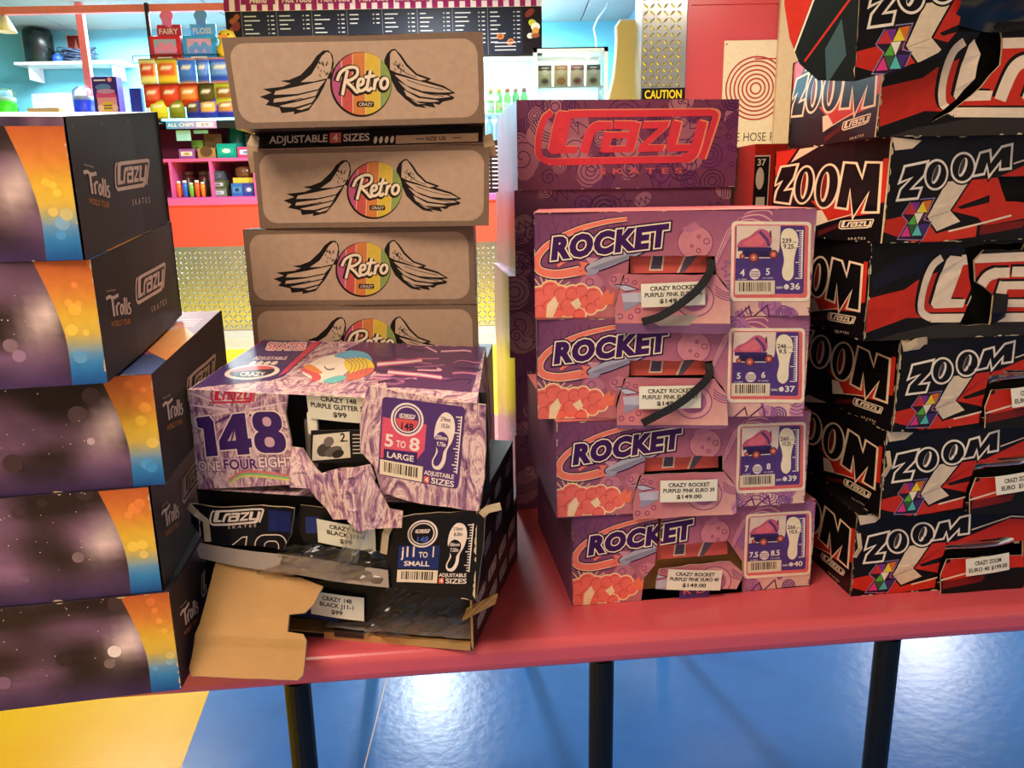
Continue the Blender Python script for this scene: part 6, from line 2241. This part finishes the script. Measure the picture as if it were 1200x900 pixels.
# lolly display boxes on top of the rack
for k, (x, w, c, pc, hc, lb) in enumerate(((-2.985, .27, (196, 44, 60), ((150, 160, 200), (220, 130, 180)), (236, 120, 180), 'red candy floss display box with pink cloud header on top of the rack'),
                                           (-2.685, .29, (56, 150, 226), ((200, 150, 200), (100, 150, 226)), (96, 150, 226), 'blue candy floss display box with blue cloud header on top of the rack'))):
    t_ = thing('display_box', lb, 'box', (x, 7.35, 2.472), 0, 'candy floss display boxes on the rack')
    MB().bevbox(-w / 2, 0, 0, w / 2, .16, .205, .004).build('carton', mat('display_card_%d' % k, c, .4), t_)
    aa = Art(); aa.rect(0, 0, w, .2, c); aa.up(); aa.rect(w * .12, .06, w * .86, .175, pc[0]); aa.up()
    for q in range(5):
        aa.poly(ell(w * (.25 + .13 * q), .09 + .03 * (q % 2), .03, .03, 12), pc[1])
    aa.rect(w * .2, .018, w * .7, .03, WHITE)
    panel('printed_face', t_, [(-w / 2 + .003, -.001, .002), (w / 2 - .003, -.001, .002), (w / 2 - .003, -.001, .202), (-w / 2 + .003, -.001, .202)], w, .2, M['white_board'], art=aa)
    MB().box(-w * .36, .10, .205, w * .42, .112, .315).build('header_card', mat('header_card_%d' % k, c if k == 0 else (96, 176, 236), .4), t_)
    hd = Art(); hd.map = lambda p: (p[0], -p[1]); hd.text('FAIRY' if k == 0 else 'FLOSS', 0, 0, .045, WHITE, 1, 'c', fit=.17)
    panel('header_lettering', t_, [(-.1, .098, .225), (.1, .098, .225), (.1, .098, .29), (-.1, .098, .29)], .2, .065, M['white_board'] if 0 else mat('header_ink_%d' % k, c if k == 0 else (96, 176, 236), .4), art=(lambda A_: (setattr(A_, 'parts', {kk: [(L, [(p[0] + .1, p[1] + .012, *p[2:]) for p in t]) for L, t in tt_] for kk, tt_ in A_.parts.items()}), A_)[1])(hd))
    cloud = [(math.cos(t) * (.055 + .008 * math.sin(5 * t)), .37 + math.sin(t) * (.075 + .01 * math.sin(4 * t))) for t in [i * 2 * math.pi / 30 for i in range(30)]]
    MB().prism(cloud, .092, .098).build('cloud_topper', mat('cloud_card_%d' % k, hc, .5), t_)
t_ = thing('toy_duck', 'yellow toy duck standing at the right end of the rack', 'toy', (-2.455, 7.40, 2.472), 0)
MB().lathe([(.03, 0), (.085, .03), (.10, .09), (.07, .14), (.065, .16), (.08, .19), (.06, .24), (0, .26)], 0, 0, 16).build('body', mat('yellow_plush', (240, 196, 50), .7), t_, True)
MB().prism([(-.03, .19), (.03, .19), (.02, .17), (-.02, .17)], -.13, -.07).build('beak', mat('orange_beak', (230, 130, 40), .5), t_)
for s in (-1, 1):
    MB().lathe([(.0, -.012), (.012, 0), (.0, .012)], s * .035, -.068, 8).build('eye', M['black_gloss'], t_).location = (0, 0, .205)

# pink rails of the kiosk opening
rl_ = struct(MB().box(-6.9, 7.44, 2.895, -2.0, 7.50, 2.955).build('trim_1', M['salmon']))
struct(MB().box(-3.965, 7.80, 2.010, -3.90, 7.85, 3.06).build('trim_2', M['salmon']))

# wall shelf at the back, with what stands on it
ws_ = thing('wall_shelf', 'white wall shelf under the pink rail at the back left', 'shelf', (-4.5, 8.98, 2.68))
MB().box(-.62, -.30, 0, .50, 0, .028).build('board', M['white_board'], ws_)
for x in (-.5, .38):
    MB().prism([(-.012, 0), (.012, 0), (.012, -.14), (-.012, -.14)], -.24, 0).build('bracket', M['white_board'], ws_).location = (x, 0, 0)
ur = thing('black_canister', 'dark green black canister standing on the white wall shelf', 'canister', (-4.92, 8.84, 2.708))
MB().lathe([(.13, 0), (.145, .01), (.14, .30), (.13, .33), (.0, .34)], 0, 0, 24).build('body', mat('black_green_plastic', (26, 36, 34), .25), ur, True)
for k, (x, z, w, h, lb) in enumerate(((-5.18, 2.76, .19, .25, 'red and white poster left of the black canister'), (-4.70, 2.78, .19, .24, 'dark red poster right of the black canister'))):
    aa = Art(); aa.rect(0, 0, w, h, (196, 60, 48) if k == 0 else (120, 40, 40)); aa.up()
    aa.poly([(w * .35, h * .3), (w * .5, h * .9), (w * .65, h * .3)], (240, 214, 200) if k == 0 else (180, 120, 90)); aa.rect(w * .2, h * .08, w * .8, h * .2, (240, 220, 200) if k == 0 else (90, 30, 30))
    o_ = tag(MB().box(0, 0, 0, w, .006, h).build('poster', mat('poster_card_%d' % k, (226, 206, 196), .5)), lb, 'poster')
    o_.location = (x, 8.992, z)
    panel('poster_print', o_, [(.006, -.0006, .006), (w - .006, -.0006, .006), (w - .006, -.0006, h - .006), (.006, -.0006, h - .006)], w, h, M['white_board'], art=aa)
r = random.Random(3)
wm = MB()
for k in range(34):
    p = [(r.uniform(-.22, .2), r.uniform(-.08, .08), r.uniform(.006, .16)) for q in range(4)]
    wm.tube(p, .006, 5)
tg = tag(wm.build('cable_tangle', mat('blue_grey_cable', (74, 92, 120), .5), None, True), 'tangle of dark cables lying on the white wall shelf', 'cables')
tg.location = (-4.52, 8.84, 2.708)
bl = tag(MB().lathe([(.02, 0), (.05, .02), (.05, .06), (.02, .085)], 0, 0, 12).build('blue_roll', mat('blue_tape', (40, 80, 200), .4), None, True), 'small blue roll beside the cables on the wall shelf', 'roll')
bl.location = (-4.70, 8.76, 2.708)

# white cupboard carrying the drinks machine, warmer and card display
cp = thing('white_cupboard', 'white topped cupboard on the kiosk counter carrying the drinks tanks', 'cupboard', (-3.95, 7.62, 1.292))
MB().box(-.9, 0, 0, .55, .5, .68).build('carcass', M['white_board'], cp)
MB().bevbox(-.92, -.02, .68, .56, .52, .715, .006).build('top', M['white_board'], cp)
ZC = 2.008


def tank(label, x, liquid, top):
    t_ = thing('drink_tank', label, 'drinks machine', (x, 7.78, ZC), 0, 'slush drink tanks on the white cupboard')
    MB().bevbox(-.10, -.10, 0, .10, .14, .05, .008).build('base', M['black_gloss'], t_)
    MB().lathe([(.082, .05), (.09, .07), (.09, .19), (.085, .2)], 0, 0, 20).build('liquid', mat('slush_%s' % label[:5], liquid, .2, emit=.35), t_, True)
    MB().lathe([(.088, .2), (.088, .235), (.06, .24)], 0, 0, 20).build('foam', mat('foam_%s' % label[:5], top, .4), t_, True)
    MB().lathe([(.096, .05), (.098, .24), (.09, .29), (.05, .32), (.0, .325)], 0, 0, 20).build('tank', M['tank'], t_, True)
    return t_


tank('blue slush tank with pale foam on the white cupboard', -3.98, (36, 70, 226), (206, 214, 236))
tank('green slush tank at the left edge of the picture', -4.72, (60, 226, 40), (200, 236, 226))
wr = thing('food_warmer', 'clear domed food warmer behind the brown carton on the cupboard', 'warmer', (-4.32, 7.98, ZC))
MB().bevbox(-.27, -.10, 0, .25, .12, .04, .006).build('base', M['white_board'], wr)
MB().bevbox(-.24, -.08, .04, .22, .1, .30, .05).build('dome', clear_plastic('lilac_tint_plastic', (.9, .9, .98), .55, .1, 0), wr)
MB().box(-.12, -.06, .06, .1, .0, .16).build('tray', mat('lilac_tray', (170, 150, 214), .4), wr)
cb = tag(MB().bevbox(-.15, 0, 0, .14, .16, .13, .003).build('carton', mat('light_kraft', (206, 168, 120), .7)), 'small plain brown carton in front of the clear warmer', 'box')
cb.location = (-4.32, 7.68, ZC)
bk = tag(MB().bevbox(-.1, 0, 0, .1, .08, .045, .012).build('black_cloth', M['black_gloss']), 'low black item between the brown carton and blue tank', 'cloth')
bk.location = (-4.13, 7.64, ZC)
dg_ = thing('candy_display', 'purple and pink candy display card left of the crisp rack', 'display', (-3.69, 7.62, ZC), -4)
MB().bevbox(-.125, 0, 0, .115, .10, .385, .004).build('carton', mat('violet_card', (70, 50, 150), .4), dg_)
aa = Art()
aa.rect(0, 0, .23, .38, (60, 44, 140)); aa.up()
aa.rect(.03, .07, .215, .20, (226, 150, 190)); aa.poly([(.02, .20), (.22, .20), (.20, .26), (.03, .24)], (206, 80, 160)); aa.rect(0, 0, .23, .055, (60, 110, 210)); aa.up()
aa.poly(ell(.10, .29, .075, .03, 16), (90, 130, 220)); aa.poly(ell(.12, .255, .09, .02, 16), (190, 140, 220)); aa.poly(ell(.17, .355, .022, .02, 14), (236, 150, 190)); aa.up()
aa.rect(.08, .08, .17, .16, (226, 196, 80)); aa.poly(ell(.055, .11, .03, .03, 12), (240, 210, 220)); aa.poly(ell(.19, .11, .03, .03, 12), (240, 190, 210)); aa.up()
aa.rect(.085, .10, .165, .112, (130, 80, 110)); aa.rect(.085, .125, .165, .137, (130, 80, 110)); aa.rect(.02, .345, .13, .358, (220, 210, 236))
panel('printed_face', dg_, [(-.12, -.001, .003), (.11, -.001, .003), (.11, -.001, .382), (-.12, -.001, .382)], .23, .38, M['white_board'], art=aa)
bs = tag(MB().bevbox(-.05, 0, 0, .06, .05, .30, .004).build('blue_carton', mat('navy_card', (30, 40, 110), .4)), 'narrow navy carton right behind the candy display', 'box')
bs.location = (-3.49, 7.76, ZC)
lp = tag(MB().lathe([(.0, .14), (.03, .13), (.09, 0), (.085, 0), (.0, .10)], 0, 0, 16).build('lamp_shade', mat('cream_shade', (226, 220, 190), .4), None, True), 'small cream lamp shade hanging from the pink rail', 'lamp')
lp.location = (-4.43, 7.47, 2.755)
hk = tag(MB().tube([(0, 0, -.9), (0, 0, 0), (0, 0, .28)], .011, 8).build('broom_handle', mat('white_red_handle', (220, 200, 200), .4), None, True), 'pale upright handle left of the crisp packets', 'broom')
hk.location = (-3.32, 7.62, 2.192)

# menu board with striped valance
mb = thing('menu_board', 'long black menu board with purple striped valance hanging over the kiosk', 'menu board', (-1.07, 7.42, 2.49))
MW, MH = 2.78, .385
MB().box(-MW / 2, 0, -.02, MW / 2, .03, MH + .11).build('board', M['black_gloss'], mb)
ma = Art()
ma.rect(0, 0, MW, MH, (34, 36, 52)); ma.up()
pw_ = .325
x = .14
ma.rect(0, 0, .135, MH, (30, 20, 26)); ma.rect(MW - .17, 0, MW, MH, (30, 20, 26)); ma.up()
r = random.Random(5)
for fx_ in (.0, MW - .16):
    for q in range(6):
        ma.poly(ell(fx_ + r.uniform(.03, .12), r.uniform(.03, MH - .03), r.uniform(.025, .05), r.uniform(.02, .04), 12, r.uniform(0, 90)), r.choice(((206, 150, 80), (150, 80, 50), (226, 220, 210), (190, 190, 60), (120, 50, 40)))); ma.up()
for p in range(8):
    x = .14 + p * (MW - .31) / 8
    w_ = (MW - .31) / 8
    ma.rect(x, 0, x + .004, MH, (120, 120, 140))
    for q in range((5, 4, 6, 3, 7, 6, 8, 8)[p]):
        y = MH - .045 - q * .035
        ma.rect(x + .025, y, x + .025 + r.uniform(.05, .14), y + .009, (200, 200, 210))
        ma.rect(x + w_ - .08, y, x + w_ - .068, y + .009, (190, 190, 200)); ma.rect(x + w_ - .05, y, x + w_ - .022, y + .009, (200, 200, 210))
    for q in range((2, 2, 3, 2, 0, 0, 2, 2)[p]):
        cx, cy = x + w_ * (.36 + .28 * q), MH * (.38 - .12 * (q % 2))
        c = r.choice(((214, 160, 90), (226, 200, 130), (220, 214, 200), (190, 110, 60)))
        ma.poly(ell(cx, cy, .034, .026, 14, 30 * q), c); ma.up(); ma.poly(ell(cx, cy, .02, .014, 12, 30 * q), tuple(int(v_ * .75) for v_ in c))
    if p >= 6:
        for q in range(3):
            ma.rect(x + .06, .09 - q * .03, x + w_ - .06, .098 - q * .03, (190, 190, 200))
panel('menu_print', mb, [(-MW / 2, -.001, 0), (MW / 2, -.001, 0), (MW / 2, -.001, MH), (-MW / 2, -.001, MH)], MW, MH, M['black_gloss'], art=ma)
va = Art()
VH = .125
va.rect(0, 0, MW, VH, (236, 220, 236)); va.up()
ns = 58
for k in range(ns):
    if k % 2 == 0: va.rect(MW * k / ns, 0, MW * (k + 1) / ns, VH, (150, 36, 110))
va.up()
for p, t in enumerate(('Menu', 'Hot Food', 'Hot Food', 'Hot Food', 'Cold Drink', 'Cold Drink', 'Hot Drink')):
    cx = .30 + p * (MW - .42) / 7
    va.poly([(cx - .15, .052), (cx + .15, .052), (cx + .15, VH), (cx - .15, VH)], (150, 44, 116)); va.up()
    k0 = va.map
    va.map = lambda q: (q[0], -q[1])
    va.text(t, cx, -.066, .045, (240, 226, 240), 1, 'c', fit=.026 * len(t) + .05, shear=.2)
    va.map = k0
panel('valance', mb, [(-MW / 2, -.02, MH), (MW / 2, -.02, MH), (MW / 2, -.005, MH + VH), (-MW / 2, -.005, MH + VH)], MW, VH, [M['white_board']], art=va, th=.006)

# drinks fridge
M['fridge_white'] = mat('white_fridge_enamel', (226, 232, 236), .3)
M['fridge_light'] = mat('lit_fridge_lining', (206, 246, 248), .5, emit=.75)
fg = thing('drinks_fridge', 'tall white lit drinks fridge behind the tan boxes', 'fridge', (-.55, 8.22, 0))
MB().box(-.82, .04, 0, .82, .7, .1).box(-.82, .04, 2.56, .82, .7, 2.66).box(-.82, .04, .1, -.78, .7, 2.56).box(.78, .04, .1, .82, .7, 2.56).build('cabinet', M['fridge_white'], fg)
MB().box(-.78, .62, .1, .78, .7, 2.56).build('back_panel', M['fridge_light'], fg)
MB().box(-.80, 0, 2.565, .82, .04, 2.655).build('header', M['fridge_white'], fg)
for z in (1.55, 1.80, 2.07):
    MB().box(-.77, .08, z, .77, .6, z + .012).build('shelf', M['fridge_white'], fg)
MB().box(-.80, .0, .1, .80, .012, 2.56).build('glass_door', M['glass'], fg)
GD_ = 'drink bottles in the lit fridge'
cols = (((110, 190, 80), (240, 160, 50)), ((90, 180, 90), (236, 200, 60)), ((120, 200, 90), (206, 90, 60)), ((70, 160, 80), (190, 120, 100)), ((90, 170, 90), (150, 70, 80)))
for k in range(5):
    t_ = thing('drink_bottle', 'green drink bottle with %s cap on the upper fridge shelf' % ('orange', 'yellow', 'red', 'pinkish', 'maroon')[k], 'bottle', (-.165 + k * .085, 8.36, 2.083), 0, GD_)
    MB().lathe([(.034, 0), (.038, .01), (.037, .08), (.034, .10), (.037, .13), (.034, .165), (.018, .20), (.018, .205)], 0, 0, 14).build('bottle', mat('green_drink_%d' % k, tuple(min(255, int(q * 1.2 + 20)) for q in cols[k][0]), .2), t_, True)
    MB().lathe([(.024, .200), (.024, .24), (0, .241)], 0, 0, 12).build('cap', mat('drink_cap_%d' % k, cols[k][1], .4), t_, True)
    MB().lathe([(.0388, .03), (.0388, .10)], 0, 0, 14).build('label', mat('drink_label_%d' % k, (226, 226, 150) if k % 2 else (230, 240, 230), .5), t_, True)
for k in range(3):
    t_ = thing('water_bottle', 'pale blue water bottle on the lower fridge shelf, %s of three' % ('leftmost', 'middle one', 'rightmost')[k], 'bottle', (-.27 + k * .09, 8.36, 1.813), 0, 'water bottles in the lit fridge')
    MB().lathe([(.034, 0), (.038, .01), (.036, .15), (.014, .20), (.014, .22)], 0, 0, 14).build('bottle', mat('water_%d' % k, (150, 206, 232), .1), t_, True)
    MB().lathe([(.016, .22), (.016, .24), (0, .241)], 0, 0, 12).build('cap', mat('water_cap_%d' % k, (90, 150, 220), .4), t_, True)

# warm food cabinet on the counter
fc = thing('display_cabinet', 'white framed lit glass cabinet with four cartons on its shelf', 'display cabinet', (.60, 7.36, 1.292))
fw = MB()
X0_, X1_, Y1_, Z1_ = -.36, .30, .5, 1.235
for x in (X0_, X1_ - .035):
    for y in (0, Y1_ - .035):
        fw.box(x, y, 0, x + .035, y + .035, Z1_)
fw.box(X0_, 0, Z1_ - .04, X1_, .035, Z1_); fw.box(X0_, Y1_ - .035, Z1_ - .04, X1_, Y1_, Z1_)
fw.box(X0_, 0, Z1_ - .04, X0_ + .035, Y1_, Z1_); fw.box(X1_ - .035, 0, Z1_ - .04, X1_, Y1_, Z1_)
fw.box(X0_, 0, 0, X1_, Y1_, .12); fw.box(X0_, 0, Z1_ - .01, X1_, Y1_, Z1_)
fw.build('frame', M['white_board'], fc)
MB().box(X0_ + .03, Y1_ - .03, .12, X1_ - .03, Y1_ - .01, Z1_ - .04).build('back_panel', M['fridge_light'], fc)
for z in (.55, .905):
    MB().box(X0_ + .03, .05, z, X1_ - .03, Y1_ - .04, z + .012).build('shelf', M['glass'], fc)
    MB().box(X0_ + .03, .045, z, X1_ - .03, .055, z + .014).build('shelf_rail', M['white_board'], fc)
MB().box(X0_ + .035, .008, .12, X1_ - .035, .014, Z1_ - .04).build('glass_front', M['glass'], fc)
MB().box(X0_ + .008, .035, .12, X0_ + .014, Y1_ - .035, Z1_ - .04).build('glass_side', M['glass'], fc)
MB().lathe([(.0, -.02), (.02, -.012), (.02, 0)], .14, .2, 12).build('lamp', mat('cabinet_fill_lamp', (255, 226, 170), .4, emit=4), fc).location = (0, 0, Z1_ - .05)
for k, (c1, c2) in enumerate((((70, 40, 24), (206, 190, 150)), ((206, 126, 50), (226, 190, 140)), ((140, 44, 34), (226, 200, 180)), ((40, 34, 28), (200, 196, 160)))):
    x = .60 - .315 + .06 + k * .145 - .0
    t_ = thing('soup_carton', ('brown topped carton first on the lit cabinet shelf', 'orange topped carton second on the lit cabinet shelf', 'red topped carton third on the lit cabinet shelf', 'black topped carton last on the lit cabinet shelf')[k], 'carton', (x, 7.44, 1.292 + .918), 0, 'cartons in the lit glass cabinet')
    MB().bevbox(-.062, 0, 0, .062, .08, .185, .003).build('carton', mat('soup_card_%d' % k, c2, .4), t_)
    aa = Art(); aa.rect(0, 0, .12, .18, c2); aa.up(); aa.rect(0, .135, .12, .18, c1); aa.poly(ell(.06, .045, .04, .032, 16), tuple(int(v_ * .7) for v_ in c2)); aa.up()
    aa.poly(ell(.06, .12, .035, .022, 14), (236, 220, 190)); aa.poly(ell(.06, .045, .025, .018, 12), c1); aa.rect(.03, .152, .09, .162, (230, 210, 190))
    panel('printed_face', t_, [(-.06, -.0008, .003), (.06, -.0008, .003), (.06, -.0008, .182), (-.06, -.0008, .182)], .12, .18, M['white_board'], art=aa)
for k in range(2):
    t_ = tag(MB().lathe([(.05, 0), (.09, .03), (.10, .05), (.06, .08)], 0, 0, 16).build('white_bowl', M['fridge_white'], None, True), ('white bowl at the left on the lower cabinet shelf', 'white bowl at the right on the lower cabinet shelf')[k], 'bowl')
    t_.location = (.42 + .3 * k, 7.6, 1.292 + .564)
# hanging cable above the cabinet
cbm = tag(MB().tube([(1.00, 8.2, 3.09), (.97, 8.2, 3.02), (.90, 8.2, 2.93), (.86, 8.2, 2.84), (.88, 8.2, 2.76), (.89, 8.2, 2.60)], .009, 8).build('white_cable', M['white_board'], None, True), 'white cable hanging from the ceiling above the lit cabinet', 'cable')
# narrow black price board beside the fridge, on the counter
pb = tag(MB().box(-.075, 0, 0, .075, .02, .46).build('price_board', M['black_gloss']), 'narrow black price board between the tan and purple boxes', 'sign')
pb.location = (-.13, 7.34, 1.294)
aa = Art(); aa.rect(0, 0, .15, .46, (40, 26, 34)); aa.up()
for k in range(11):
    aa.rect(.012, .40 - k * .036, .04, .412 - k * .036, (190, 176, 180)); aa.rect(.06, .40 - k * .036, .135, .412 - k * .036, (206, 196, 200))
panel('price_rows', pb, [(-.075, -.0006, 0), (.075, -.0006, 0), (.075, -.0006, .46), (-.075, -.0006, .46)], .15, .46, M['black_gloss'], art=aa)

# area light added to brighten the cabinet cartons, and the fridge's strip light
area('cabinet_fill_lamp', (.57, 7.60, 2.47), .25, 3, (1.0, .95, .85))
area('fridge_lamp', (-.2, 8.45, 2.54), .6, 5, (.85, .98, 1.0), size_y=.08)
